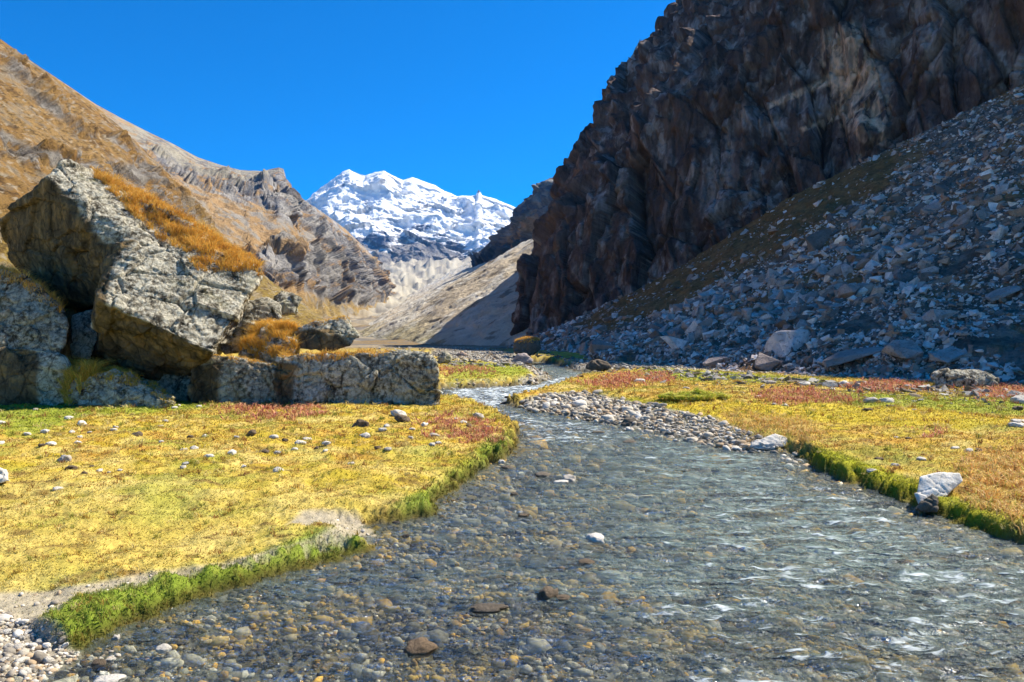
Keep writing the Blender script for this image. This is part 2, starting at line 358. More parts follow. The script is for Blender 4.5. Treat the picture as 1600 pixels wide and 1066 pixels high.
tag(mk("valley_floor", np.c_[X, Y, Z], gridF(len(ts), len(sx)), M['meadow'], C_), kind="structure")

# water surface
tw = [-3.0]
while tw[-1] < 70: tw.append(tw[-1]+(max(.016, .0034*tw[-1]) if tw[-1] > 2 else .08))
sw = np.linspace(-.62, .72, 900)
XW, YW = fan(np.array(tw), sw); DW = poly_sd(XW, YW, RIVER)
pw = np.c_[XW, YW, np.zeros(len(XW))]
t_ = np.maximum(YW, 1.2); pxw = CX+XW/t_*FPX; pyw = CY+CAMZ/t_*FPX
RAPID = [([(690, 602), (830, 596), (905, 582), (950, 586), (900, 598), (840, 618), (800, 628), (770, 640), (700, 632)], .78), ([(770, 640), (900, 655), (1000, 668), (960, 700), (820, 690), (800, 668)], .62),
         ([(1000, 675), (1180, 706), (1230, 740), (1120, 790), (1020, 745), (960, 700)], .42), ([(1320, 770), (1440, 800), (1480, 840), (1400, 880), (1330, 830)], .42), ([(1380, 930), (1600, 960), (1600, 1066), (1400, 1030)], .36)]
rap_glint = (.24+.28*ss(pxw+(pyw-700)*.2, 850, 1250))*ss(-DW, .1, .6)  # base level spreads painted sparkle flecks beyond the rapids, densest at right
for q, a in RAPID: rap_glint = np.maximum(rap_glint, a*pmask(pxw, pyw, [q], 14, fbm(pw*1.5, 2)*16))
murk = .14+.42*ss(pxw-CX+ (1066-pyw)*.3, -60, 520)*ss(-DW, .1, .9)+.12*fbm(pw*.8, 2); murk = murk*(1-.55*ss(pyw, 860, 1040))
ZW = .016*fbm(pw*np.array([1.8, 3.0, 1]), 3)+.012*ridged(pw*np.array([5.0, 8, 1])+9+.4*fbm(pw*2, 2)[:, None], 3)+.0045*fbm(pw*np.array([15, 24, 1])+5, 2)-.012+rap_glint*.05*fbm(pw*np.array([2.5, 3.5, 1])+4, 3)
FW = gridF(len(tw), len(sw)); FW = FW[(DW[FW] < .35).any(1)]
u, inv = np.unique(FW.ravel(), return_inverse=True)
tag(mk("stream_water", np.c_[XW, YW, ZW][u], inv.reshape(-1, 4), M['water'], extra={"rapid_glint": rap_glint[u], "murk": np.clip(murk[u], .05, .8)}), kind="structure")

# ------------------------------------------------------------------ mountains
def loft(name, rows, nv, nu, mat, disp, colf, pix=True, back=(1.18, .45), nback=14, us=None):
    """rows of (px,py,depth) control points (or world points) -> grid, straight in space between them"""
    R = np.array(rows, float)
    if pix: R = np.stack([R[..., 0], R[..., 1], 1/R[..., 2]], -1)
    def lerp_axis(A, n, axis, w=None):
        A = np.moveaxis(A, axis, 0)
        L = np.linalg.norm(np.diff(A[..., :2] if pix else A, axis=0).reshape(len(A)-1, -1), axis=1) if w is None else np.diff(w)
        c = np.r_[0, np.cumsum(L)]; q = np.linspace(0, c[-1], n); k = np.clip(np.searchsorted(c, q, side='right')-1, 0, len(c)-2)
        f = ((q-c[k])/(c[k+1]-c[k])).reshape(-1, *([1]*(A.ndim-1)))
        return np.moveaxis(A[k]*(1-f)+A[k+1]*f, 0, axis)
    Gd = lerp_axis(lerp_axis(R, nu, 1, us), nv, 0)
    if pix:
        t = 1/Gd[..., 2]; Gd = np.stack([(Gd[..., 0]-CX)/FPX*t, t, CAMZ+(CY-Gd[..., 1])/FPX*t], -1)
    top = Gd[-1]; bk = top.copy(); bk[:, :2] *= back[0]; bk[:, 2] *= back[1]
    f = np.linspace(0, 1, nback+1)[1:, None, None]; Gd = np.concatenate([Gd, top[None]*(1-f)+bk[None]*f], 0)
    N = gnormal(Gd); vv = np.repeat(np.linspace(0, 1, nv).tolist()+[1.0]*nback, nu); uu = np.tile(np.linspace(0, 1, nu), nv+nback)
    V = Gd.reshape(-1, 3); N = N.reshape(-1, 3)
    if np.mean(N[:, 2]) < 0: N = -N
    V2 = disp(V, N, uu, vv)
    px, py = proj(V2); col = colf(V2, uu, vv, px, py)
    o = mk(name, V2, gridF(nv+nback, nu), mat, col); tag(o, kind="structure"); return o, V2.reshape(nv+nback, nu, 3)

# snow peak
SN = [(455, 345), (470, 322), (485, 308), (500, 292), (520, 276), (533, 266), (545, 262), (556, 267), (570, 272), (585, 268), (600, 267), (612, 275), (630, 284), (645, 280), (660, 285), (680, 290), (695, 301), (715, 309), (735, 307), (744, 306), (748, 297), (753, 306), (775, 311), (795, 320), (810, 330), (840, 345), (900, 360)]
def mid_of(a, b, f): return tuple(a[i]*(1-f)+b[i]*f for i in range(len(a)))
rows = [[(x, 425, 2650) for x, y in SN], [(x, y+.62*(425-y), 2900) for x, y in SN], [(x, y+.3*(425-y), 3500) for x, y in SN], [(x, y, 4000) for x, y in SN]]
def d_snow(V, N, u, v):
    r = ridged(V*np.array([1/520., 1/700., 1/700.])+3, 6)-1; f, _ = facet(V/150., .8); f2, _ = facet(V/48., .8)
    k = (.35+.65*ss(1-v, 0, .12))[:, None]
    return V+(N*.3+np.array([0, -1, .1])*.7)*k*(r*70+f*34+f2*14)[:, None]
def c_snow(V, u, v, px, py):
    n = fbm(V/np.array([260, 400, 130.])+7, 6, .62); n2 = fbm(V/np.array([70, 90, 35.])+1, 5, .65); st = fbm(np.c_[V[:, 0]/300, V[:, 1]/300, (V[:, 2]+.35*V[:, 0])/36]+5, 4)
    line = np.interp(px, [440, 500, 560, 600, 640, 660, 700, 730, 760, 800, 840], [338, 358, 376, 374, 356, 354, 388, 404, 408, 392, 378])
    s = ss((line-py)/55+.55*n+.42*n2+.35*st, -.19, .14)
    s = s*(1-.8*ss(480+10*n-px, -6, 8)*ss(py, 285, 300))
    spire = ss(-np.abs(px-748), -5, -2)*ss(py, 303, 300)
    s = s*(1-spire)
    rock = mixc(np.tile(S(118, 122, 134), (len(V), 1)), S(170, 160, 146), ss(n2+n*.5, -.2, .7))
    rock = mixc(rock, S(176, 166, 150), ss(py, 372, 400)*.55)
    return mixc(rock, np.array([.95, .94, .92]), s)
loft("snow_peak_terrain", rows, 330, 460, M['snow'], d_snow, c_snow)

# left far ridge with the grey crags
cr = [(40, 90, 700), (150, 163, 700), (190, 185, 705), (225, 203, 715), (265, 222, 730), (310, 246, 760), (345, 258, 780), (375, 266, 800), (410, 268, 815), (436, 262, 828), (443, 264, 831), (449, 288, 840), (462, 302, 860), (480, 316, 900), (510, 336, 960), (540, 358, 1050), (575, 392, 1180), (598, 418, 1260), (607, 445, 1330), (612, 468, 1400)]
ft = [(60, 560, 160), (200, 560, 170), (230, 560, 180), (270, 560, 195), (300, 560, 205), (330, 555, 220), (360, 553, 235), (390, 552, 250), (415, 550, 262), (435, 549, 272), (445, 548, 280), (455, 545, 292), (470, 540, 320), (490, 530, 370), (515, 520, 440), (535, 512, 520), (565, 500, 660), (590, 492, 800), (605, 486, 900), (622, 480, 1050)]
rows = [ft, [mid_of(a, b, .5)[:2]+(a[2]*1.45,) for a, b in zip(ft, cr)], cr]
CRAG = [(330, 400), (400, 392), (470, 385), (520, 372), (570, 398), (612, 440), (606, 474), (560, 474), (520, 470), (470, 452), (400, 432), (350, 415)]
TOPR = [(165, 180), (300, 235), (380, 255), (450, 255), (500, 330), (600, 420), (560, 420), (500, 375), (440, 335), (380, 320), (330, 305), (280, 285), (230, 250)]
def m_left(px, py, V, sc):
    n = fbm(V/sc, 5, .6); w = n*22
    return np.maximum(pmask(px, py, [CRAG], 10, w), pmask(px, py, [TOPR], 10, w)), n
def d_lf(V, N, u, v):
    px, py = proj(V); m, n = m_left(px, py, V, 60.)
    r = ridged(np.c_[V[:, 0]/70, V[:, 1]/110, V[:, 2]/90], 5)-1; f, _ = facet(V/np.array([26, 34, 30.]), .9); f2, _ = facet(V/9., .9)
    k = .03+.97*ss(1-v, 0.01, .16)
    return V+N*(k*(r*(6+9*m)+f*(2+9*m)+f2*(.8+3*m)))[:, None]
def c_lf(V, u, v, px, py):
    m, n = m_left(px, py, V, 60.); n2 = fbm(V/14.+3, 5, .65); n3 = fbm(V/np.array([60, 60, 8.])+1, 4)
    grass = mixc(np.tile(S(196, 158, 108), (len(V), 1)), S(190, 172, 142), ss(n2, -.2, .5))
    grass = mixc(grass, S(182, 156, 84), ss(py+14*n, 440, 500)*.8)
    rock = mixc(np.tile(S(128, 124, 122), (len(V), 1)), S(188, 180, 168), ss(n2+n3*.5, -.4, .6))
    sc = ss(n2+.5*n3, .15, .55)*.75
    grass = mixc(grass, S(130, 106, 76), ss(fbm(V/5.+51, 4, .65), .15, .5)*.6); col = mixc(grass, S(172, 164, 152), sc); col = mixc(col, rock, m*ss(n2+.6*n3+m*.3, -.5, .05))
    rim = pmask(px, py, [[(150, 155), (300, 235), (380, 262), (440, 258), (445, 268), (370, 285), (290, 262), (200, 215)]], 6, n*10)
    return mixc(col, S(190, 178, 150), rim*ss(n2, -.5, .2)*.8)
loft("far_left_ridge_terrain", rows, 340, 520, M['mid'], d_lf, c_lf)

# near left hillside
cr = [(-900, -420, 110), (-300, -140, 135), (0, 60, 165), (60, 103, 175), (105, 135, 185), (150, 166, 195), (190, 200, 205), (230, 238, 215), (262, 270, 225), (290, 303, 240), (318, 335, 255), (350, 368, 275), (400, 420, 310), (460, 470, 350), (540, 520, 400)]
ft = [(-1500, 620, 22), (-500, 580, 36), (-60, 558, 60), (20, 556, 66), (90, 556, 70), (150, 556, 75), (200, 555, 80), (250, 555, 86), (300, 555, 92), (340, 554, 98), (380, 553, 106), (430, 552, 118), (480, 551, 140), (540, 550, 170), (600, 549, 210)]
rows = [ft, [mid_of(a, b, .5)[:2]+(a[2]*1.32,) for a, b in zip(ft, cr)], cr]
BANDS = [[(0, 205), (60, 235), (150, 240), (230, 262), (300, 310), (330, 350), (290, 345), (200, 290), (120, 262), (60, 262), (0, 240)], [(10, 85), (60, 140), (110, 190), (150, 215), (130, 215), (70, 170), (10, 110)], [(180, 210), (240, 262), (225, 262), (170, 215)]]
def d_ln(V, N, u, v):
    px, py = proj(V); n = fbm(V/14., 4, .6); m = pmask(px, py, BANDS, 9, n*20)
    r = ridged(np.c_[V[:, 0]/22, V[:, 1]/30, V[:, 2]/26], 5)-1; f, _ = facet(V/np.array([6, 6, 4.]), .8); f2, _ = facet(V/2.2, .8)
    k = .25+.75*ss(1-v, 0, .07)
    return V+N*(k*(r*(1.3+1.6*m)+f*(.25+2.0*m)+f2*(.12+.7*m)))[:, None]
def c_ln(V, u, v, px, py):
    n = fbm(V/14., 4, .6); m = pmask(px, py, BANDS, 9, n*20); n2 = fbm(V/3.5+3, 5, .65); n3 = fbm(V/np.array([20, 20, 3.])+1, 4)
    n4 = fbm(V/.9+31, 4, .7); grass = mixc(np.tile(S(176, 134, 74), (len(V), 1)), S(188, 150, 92), ss(n, -.3, .5))
    grass = mixc(grass, S(172, 150, 72), ss(py+12*n, 300, 420)*.7)
    grass = mixc(grass, S(112, 84, 50), ss(n2-.5*n3, .1, .6)*.75); grass = mixc(grass, S(84, 66, 44), ss(n4, .25, .5)*.7); grass = mixc(grass, S(214, 198, 168), ss(fbm(V/1.3+77, 3), .42, .55)*.7)
    rock = mixc(np.tile(S(112, 106, 100), (len(V), 1)), S(182, 174, 160), ss(n2, -.4, .5))
    col = mixc(grass, S(182, 166, 138), ss(n3+.7*n2, .28, .62)*.6)
    return mixc(col, rock, m*ss(n2+n3, -.55, .0)*.9)*.86
loft("near_left_hillside_terrain", rows, 420, 560, M['near'], d_ln, c_ln)

# right far side of the valley: lit scree slope, then the farther ridge
sl_f = [(850, 560, 122), (700, 556, 138), (620, 552, 155), (570, 551, 185), (530, 545, 240), (535, 535, 320), (560, 515, 450), (590, 497, 640), (622, 480, 950), (650, 455, 1500)]
sl_t = [(1250, 300, 150), (1090, 290, 160), (1010, 300, 180), (955, 312, 215), (908, 336, 275), (878, 352, 360), (852, 370, 490), (828, 382, 690), (782, 396, 1050), (735, 408, 1700)]
rows = [sl_f, [mid_of(a, b, .5)[:2]+((a[2]+b[2])*.5-a[2]*.01,) for a, b in zip(sl_f, sl_t)], sl_t]
def d_rs(V, N, u, v):
    r = fbm(V/45., 4, .5); f2, _ = facet(V/7., .6)
    return V+N*(r*1.9+f2*.35+fbm(V/9., 4, .6)*.35+(ridged(V/np.array([40, 80, 40.]), 4)-1)*.5)[:, None]
def c_rs(V, u, v, px, py):
    n = fbm(V/40., 4, .6); n2 = fbm(V/8.+3, 5, .65); st = fbm(np.c_[(V[:, 2]*1.2+V[:, 0]*.2)/60, V[:, 1]/14, V[:, 0]/60], 4)
    c = mixc(np.tile(S(226, 214, 190, .9), (len(V), 1)), S(222, 196, 156, .85), ss(n+st*.6, -.1, .5)*.7)
    c = mixc(c, S(236, 228, 210, .9), ss(n2, .1, .6)*.7); c = mixc(c, S(140, 124, 100), ss(fbm(V/5.+9, 4), .3, .6)*.7)
    return mixc(c, S(176, 168, 92), ss(py+n*20, 500, 535)*ss(px, 760, 640)*.4)
loft("far_right_scree_terrain", rows, 300, 420, M['mid'], d_rs, c_rs)
cr = [(1000, 60, 700), (925, 225, 700), (905, 238, 700), (890, 262, 700), (876, 277, 705), (860, 279, 715), (843, 288, 730), (830, 310, 750), (818, 326, 770), (803, 345, 800), (785, 362, 850), (765, 378, 920), (742, 400, 1050)]
ft = [(1000, 480, 420), (930, 480, 420), (905, 470, 430), (885, 460, 450), (870, 450, 470), (855, 440, 490), (845, 430, 520), (830, 425, 560), (815, 420, 600), (800, 415, 660), (780, 410, 750), (760, 408, 850), (735, 412, 980)]
rows = [ft, [mid_of(a, b, .5)[:2]+(a[2]*1.15,) for a, b in zip(ft, cr)], cr]
def d_rr(V, N, u, v):
    r = ridged(V/np.array([70, 90, 60.]), 5)-1; f, _ = facet(V/22., .9); f2, _ = facet(V/8., .9)
    return V+N*((.15+.85*ss(1-v, 0, .12))*(r*12+f*8+f2*3))[:, None]
def c_rr(V, u, v, px, py):
    n2 = fbm(V/14.+3, 5, .65); st = fbm(np.c_[V[:, 0]/60, V[:, 1]/60, V[:, 2]/7], 4)
    c = mixc(np.tile(S(120, 122, 126), (len(V), 1)), S(176, 170, 158), ss(n2, -.3, .5))
    return mixc(c, S(196, 156, 112), pmask(px, py, [[(775, 395), (790, 365), (815, 335), (840, 325), (850, 380), (810, 400)]], 6, st*8)*ss(st, -.4, .3))
loft("far_right_ridge_terrain", rows, 220, 300, M['mid'], d_rr, c_rr)

# scree slope at the foot of the cliff (world points)
def gz(x, y): return float(ground(np.array([x]), np.array([y]))[0][0])
foot = [P(790, 556, 100), P(862, 555, 80), P(950, 566.5, 50.5), P(1100, 578, 37.5), P(1350, 592, 28.6), P(1600, 603, 24.4), np.array([20., 8, .3]), np.array([27., -18, .3])]
ctop = [P(800, 535, 135), P(845, 522, 128), P(905, 500, 122), P(1050, 425, 113), P(1235, 308, 104), P(1600, 130, 92), np.array([80., 55, 40]), np.array([92., 5, 42])]
mids = []
for f in (.12, .35, .7):
    mids.append([a*(1-f)+b*f-np.array([0, 0, (b[2]-a[2])*.16*f*(1-f)*4*.6]) for a, b in zip(foot, ctop)])
foot0 = [a-np.array([0, 0, .35])-np.array([.25, .1, 0]) for a in foot]
us = np.array([0, 1.0, 2.2, 4, 6.4, 9.2, 11.2, 13.2])
def d_ta(V, N, u, v):
    r = fbm(V/12., 4, .55); f2, _ = facet(V/1.3, .7); f3, _ = facet(V/.5, .7)
    k = ss(v, 0, .03)*ss(1-v, 0, .05)
    return V+N*(k*(r*.9)+ss(v, 0, .02)*(f2*.12+f3*.12))[:, None]
BRN = [(1410, 230), (1392, 288), (1206, 400), (1054, 480), (950, 514), (880, 525), (1000, 440), (1230, 300)]
def c_ta(V, u, v, px, py):
    n = fbm(V/9., 5, .6); n2 = fbm(V/1.2+3, 4, .6)
    c = mixc(np.tile(np.array([.17, .14, .11]), (len(V), 1)), np.array([.28, .24, .19]), ss(n2, -.3, .5))
    c = mixc(c, np.array([.34, .18, .075]), ss(n+.4*n2, -.15, .3)*.85)
    b = pmask(px, py, [BRN], 10, n*16)
    return mixc(c, np.array([.27, .145, .055])*(1+.3*n2[:, None]), b*.95)
TAL, TG = loft("scree_slope_terrain", [foot0]+mids+[ctop], 420, 760, M['talus'], d_ta, c_ta, pix=False, back=(1.07, .88), nback=4, us=us)

# the dark cliff
base = [P(792, 552, 150), P(802, 545, 140), P(845, 526, 130), P(905, 504, 124), P(1050, 430, 115), P(1150, 367, 110), P(1235, 313, 106), P(1400, 238, 102), P(1600, 133, 95), np.array([84., 55, 36]), np.array([97., 5, 38])]
crest = [P(794, 520, 158), P(800, 490, 158), P(816, 440, 158), P(842, 365, 159), P(900, 240, 161), P(962, 150, 163), P(1062, -2, 166), np.array([58., 150, 86.5]), np.array([80., 100, 96]), np.array([96., 62, 102]), np.array([112., 5, 106])]  # out-of-view end points shaped so the crest's shadow ends at the scree foot
midc = [a*.55+b*.45+np.array([-.35, -.9, .35])*k for a, b, k in zip(base, crest, [0, 1, 3, 5, 8, 9, 9, 9, 8, 7, 6])]
base0 = [a-np.array([0, 0, 3.0]) for a in base]
us = np.array([0, .3, 1.0, 2.0, 4.0, 5.3, 6.4, 8.4, 11, 13, 15.])
sil = np.array([(798, 500), (815, 450), (835, 380), (865, 320), (900, 240), (925, 205), (960, 150), (1000, 105), (1020, 60), (1045, 30), (1062, 0)])
def d_cl(V, N, u, v):
    e = ss(u, .0, .05)*ss(1-v, 0, .06)
    g = ridged(np.c_[V[:, 0]/22, V[:, 1]/26, V[:, 2]/60]+2.3, 5)-1; r = ridged(np.c_[V[:, 0]/7, V[:, 1]/8, V[:, 2]/18], 5)-1
    f, c1 = facet(np.c_[V[:, 0]/6, V[:, 1]/7, V[:, 2]/17], .9); f2, c2 = facet(np.c_[V[:, 0]/1.8, V[:, 1]/2.0, V[:, 2]/5.2], .9); w1 = ridged(np.c_[V[:, 0]/2.6, V[:, 1]/3, V[:, 2]/22]+8, 4)-1; f3, _ = facet(V/.8, .8)
    return V+N*((.25+.75*e)*(g*3.6)+(.45+.55*e)*(r*.6+f*2.9-.9*(1-ss(c1, 0, .07)))+f2*.85-.35*(1-ss(c2, 0, .09))+f3*.12+w1*.35)[:, None]
PALE = [([(1285, 50), (1340, 35), (1390, 130), (1385, 225), (1330, 215), (1300, 160), (1285, 100)], (.80, .56, .38), .9), ([(1150, 170), (1290, 130), (1300, 180), (1200, 210), (1150, 200)], (.42, .38, .36), .7),
        ([(1095, 255), (1140, 200), (1150, 240), (1140, 300), (1130, 350), (1095, 340)], (.50, .43, .38), .7), ([(970, 275), (980, 270), (975, 310), (965, 310)], (.60, .50, .40), .8), ([(935, 330), (960, 315), (950, 370), (930, 385)], (.46, .42, .38), .6),
        ([(1430, 0), (1560, 0), (1550, 110), (1430, 130)], (.36, .30, .26), .6), ([(900, 230), (960, 160), (930, 260), (860, 420), (830, 480), (820, 430)], (.28, .19, .14), .5)]
VEINS = [[(1200, 163), (1290, 122), (1340, 55), (1348, 62), (1300, 130), (1200, 170)], [(1310, 172), (1372, 112), (1378, 118), (1318, 180)], [(1250, 200), (1310, 178), (1312, 184), (1255, 206)]]
def c_cl(V, u, v, px, py):
    n = fbm(V/np.array([12, 12, 16.]), 5, .6); n2 = fbm(V/np.array([2.4, 2.4, 4.])+3, 5, .65); st = fbm(np.c_[V[:, 0]/1.3, V[:, 1]/1.3, V[:, 2]/22]+1, 4)
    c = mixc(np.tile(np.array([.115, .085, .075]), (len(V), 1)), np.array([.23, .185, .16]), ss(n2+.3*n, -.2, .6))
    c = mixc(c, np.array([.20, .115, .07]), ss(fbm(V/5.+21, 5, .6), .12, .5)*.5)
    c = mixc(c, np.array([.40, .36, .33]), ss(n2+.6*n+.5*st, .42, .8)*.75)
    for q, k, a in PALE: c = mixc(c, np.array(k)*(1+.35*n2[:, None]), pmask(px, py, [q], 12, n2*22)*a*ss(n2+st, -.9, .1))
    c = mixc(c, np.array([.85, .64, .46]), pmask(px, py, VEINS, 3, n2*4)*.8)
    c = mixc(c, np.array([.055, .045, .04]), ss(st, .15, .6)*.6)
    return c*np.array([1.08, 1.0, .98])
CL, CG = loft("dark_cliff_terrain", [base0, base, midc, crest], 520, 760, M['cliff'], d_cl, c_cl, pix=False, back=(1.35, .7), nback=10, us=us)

# ------------------------------------------------------------------ rocks
def hull_bm(pts, bm):
    vsx = [bm.verts.new(tuple(map(float, p))) for p in pts]
    r = bmesh.ops.convex_hull(bm, input=vsx, use_existing_faces=False)
    dead = [g for g in set(r["geom_interior"]+r["geom_unused"]) if isinstance(g, bmesh.types.BMVert) and g.is_valid]
    bmesh.ops.delete(bm, geom=dead, context='VERTS')
def remesh_hulls(hulls, voxel):
    bm = bmesh.new()
    for h in hulls:
        b2 = bmesh.new(); hull_bm(h, b2); me_ = bpy.data.meshes.new("t"); b2.to_mesh(me_); b2.free(); bm.from_mesh(me_); bpy.data.meshes.remove(me_)
    me = bpy.data.meshes.new("t"); bm.to_mesh(me); bm.free(); o = bpy.data.objects.new("t", me); COL.objects.link(o)
    m = o.modifiers.new("r", 'REMESH'); m.mode = 'VOXEL'; m.voxel_size = voxel; m.adaptivity = 0
    dg = bpy.context.evaluated_depsgraph_get(); e = o.evaluated_get(dg).to_mesh()
    n = len(e.vertices); V = np.empty(n*3, np.float32); e.vertices.foreach_get("co", V); V = V.reshape(-1, 3).copy()
    N = np.empty(n*3, np.float32); e.vertices.foreach_get("normal", N); N = N.reshape(-1, 3).copy()
    e.calc_loop_triangles(); F = np.empty(len(e.loop_triangles)*3, np.int32); e.loop_triangles.foreach_get("vertices", F); F = F.reshape(-1, 3).copy()
    bpy.data.objects.remove(o, do_unlink=True); bpy.data.meshes.remove(me)
    return V, N, F
def tri_normals(V, F):
    n = np.cross(V[F[:, 1]]-V[F[:, 0]], V[F[:, 2]]-V[F[:, 0]]); a = np.linalg.norm(n, axis=1); return n/np.maximum(a, 1e-12)[:, None], a/2
def vert_normals(V, F):
    n = np.cross(V[F[:, 1]]-V[F[:, 0]], V[F[:, 2]]-V[F[:, 0]]); N = np.zeros_like(V)
    for k in range(3): np.add.at(N, F[:, k], n)
    return N/np.maximum(np.linalg.norm(N, axis=1), 1e-9)[:, None]
def big_rock(name, label, cat, hulls, voxel, mat, amp=1.0, stains=None, group=None, cell=.9):
    V, N, F = remesh_hulls(hulls, voxel)
    sc = amp
    for it in range(2):                                        # a little smoothing of the voxel steps
        A = np.zeros_like(V); cnt = np.zeros(len(V))
        for a, b in ((0, 1), (1, 2), (2, 0)):
            np.add.at(A, F[:, a], V[F[:, b]]); np.add.at(cnt, F[:, a], 1)
        V = V*.6+.4*A/np.maximum(cnt, 1)[:, None]
    N = vert_normals(V, F)
    q = V/cell; f, ck = facet(q*np.array([1, 1, 1.3]), .9); f2, ck2 = facet(q*3.1*np.array([1, 1, 1.5])+5, .9); lo = fbm(q*.7+4, 3); hi = fbm(q*5.5, 4, .6); bed = ridged(np.c_[q[:, 0]*.8, q[:, 1]*.8, q[:, 2]*4+q[:, 0]*1.6]+7, 3)-1
    V = V+N*(sc*cell*(f*.15+f2*.03+lo*.03+hi*.014+bed*.03-.10*(1-ss(ck, 0, .05))-.025*(1-ss(ck2, 0, .06))))[:, None]
    px, py = proj(V); stn = np.zeros(len(V))
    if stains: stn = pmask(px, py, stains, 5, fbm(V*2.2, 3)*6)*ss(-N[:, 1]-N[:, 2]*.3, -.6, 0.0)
    org = np.array([V[:, 0].mean(), V[:, 1].mean(), V[:, 2].min()])
    o = mk(name, V, F, mat, smooth=True, extra={"stain": stn}, origin=org); tag(o, label, cat, group)
    o["_"] = 0; del o["_"]
    return o, V, F
def blades(P0, col, h, wd, lean, rng, curl=.5, side=None):
    """one bent blade (two triangles) per base point"""
    n = len(P0); a = rng.random(n)*6.283; d = np.c_[np.cos(a), np.sin(a), np.zeros(n)]
    b = rng.random(n)*6.283; l = np.c_[np.cos(b), np.sin(b), np.zeros(n)]*(lean*(.3+rng.random(n)))[:, None]
    if side is not None: l = l+side
    h = h*(.55+.9*rng.random(n)); hh = h[:, None]
    up = np.array([0, 0, 1.])
    m = P0+hh*(up*.55+l*.3); t = P0+hh*(up*(.95-curl*.35)+l*(.7+curl))
    w2 = d*(wd*(.6+.8*rng.random(n)))[:, None]*.5
    V = np.stack([P0-w2, P0+w2, m+w2*.7, m-w2*.7, t], 1).reshape(-1, 3)
    i = np.arange(n)[:, None]*5
    F = np.stack([np.c_[i, i+1, i+2], np.c_[i, i+2, i+3], np.c_[i+3, i+2, i+4]], 1).reshape(-1, 3)
    c = np.repeat(col, 5, axis=0)
    return V, F, c
def sample_mesh(V, F, n, keep, rng):
    nm, ar = tri_normals(V, F); c = V[F].mean(1); px, py = proj(c); k = keep(c, nm, px, py); ar = ar*k
    if ar.sum() <= 0: return np.zeros((0, 3)), np.zeros((0, 3))
    idx = rng.choice(len(F), n, p=ar/ar.sum()); r1 = np.sqrt(rng.random(n)); r2 = rng.random(n)
    T = V[F[idx]]; return T[:, 0]*(1-r1)[:, None]+T[:, 1]*(r1*(1-r2))[:, None]+T[:, 2]*(r1*r2)[:, None], nm[idx]
OR1, OR2, OR3, GY = S(228, 176, 68, .95), S(238, 200, 112, .9), S(200, 140, 54, .95), S(176, 172, 56, .9)
def tuft_cols(n, a, b, c, rng):
    r = rng.random(n); col = mixc(np.tile(a, (n, 1)), b, r); return mixc(col, c, (rng.random(n) < .3)*.7)*(.75+.5*rng.random(n))[:, None]
def grass_on(o, V, F, n, poly, h, wd, cols=(OR1, OR2, OR3), minz=.25, name="grass_cap", lean=.8, clump=.55):
    rng = np.random.default_rng(abs(hash(name)) % 999+n if False else n)
    kf = lambda c, nm, px, py: (nm[:, 2] > minz)*(pmask(px, py, [poly], 4, fbm(c*3, 3)*5) > .4)*(fbm(c*2.3+9, 3) > -clump)
    p, nm = sample_mesh(V, F, n, kf, rng)
    if not len(p): print("no grass area", o.name); return
    hn = ss(fbm(p*3.3+3, 3), -.5, .6)*1.3+.3
    col = tuft_cols(n, *cols, rng); col = mixc(col, cols[2]*.8, ss(fbm(p*1.6+8, 3), 0, .6)*.6)
    b = blades(p-nm*.01, col, h*hn, wd, lean, rng, side=nm*.45*np.array([1, 1, 0]))
    pv = b[0]; mk(name, pv, b[1], M['blade'], b[2], smooth=False, parent=o, origin=np.array(o.location))

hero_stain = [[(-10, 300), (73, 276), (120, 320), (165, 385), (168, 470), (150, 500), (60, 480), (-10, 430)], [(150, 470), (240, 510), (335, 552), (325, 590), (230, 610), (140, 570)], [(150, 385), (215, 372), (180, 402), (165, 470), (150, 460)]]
A_, B_, C3, D3, E3 = P(164, 405, 18.6), P(222, 388, 18.7), P(411, 414, 19.6), P(333, 550, 17.4), P(153, 470, 17.2)
h1 = [A_, B_, C3, D3, E3, P(326, 566, 18.2), P(275, 602, 19.0), P(222, 588, 18.8), P(150, 548, 18.6), P(405, 430, 21.5), P(330, 585, 22.0), P(160, 560, 22.5), P(230, 360, 22.5), P(310, 385, 19.4), P(403, 440, 19.2)]
h2 = [P(106, 248, 20.6), P(95, 252, 20.4), P(73, 276, 19.8), P(1, 346, 21.2), P(10, 395, 21.6), P(165, 400, 18.8), P(230, 345, 19.7), P(217, 378, 18.9), P(60, 455, 21.6), P(150, 480, 20.0), P(130, 262, 21.2), P(10, 360, 24), P(150, 300, 24), P(330, 372, 21.5), P(240, 420, 23), P(60, 480, 24), P(310, 385, 19.8), P(405, 410, 20.2)]
h3 = [P(162, 403, 18.55), P(195, 372, 18.75), P(218, 378, 18.7), P(165, 460, 18.2), P(176, 430, 18.0), P(155, 468, 18.6), P(190, 400, 20), P(200, 470, 20)]
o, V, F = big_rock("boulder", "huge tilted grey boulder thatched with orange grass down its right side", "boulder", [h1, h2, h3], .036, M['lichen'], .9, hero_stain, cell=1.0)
grass_on(o, V, F, 42000, [(110, 236), (140, 258), (150, 285), (190, 318), (215, 345), (245, 372), (290, 395), (310, 425), (345, 425), (400, 425), (425, 455), (425, 390), (330, 330), (250, 280), (170, 240)], .17, .014, minz=-.1, lean=.8, clump=.42)

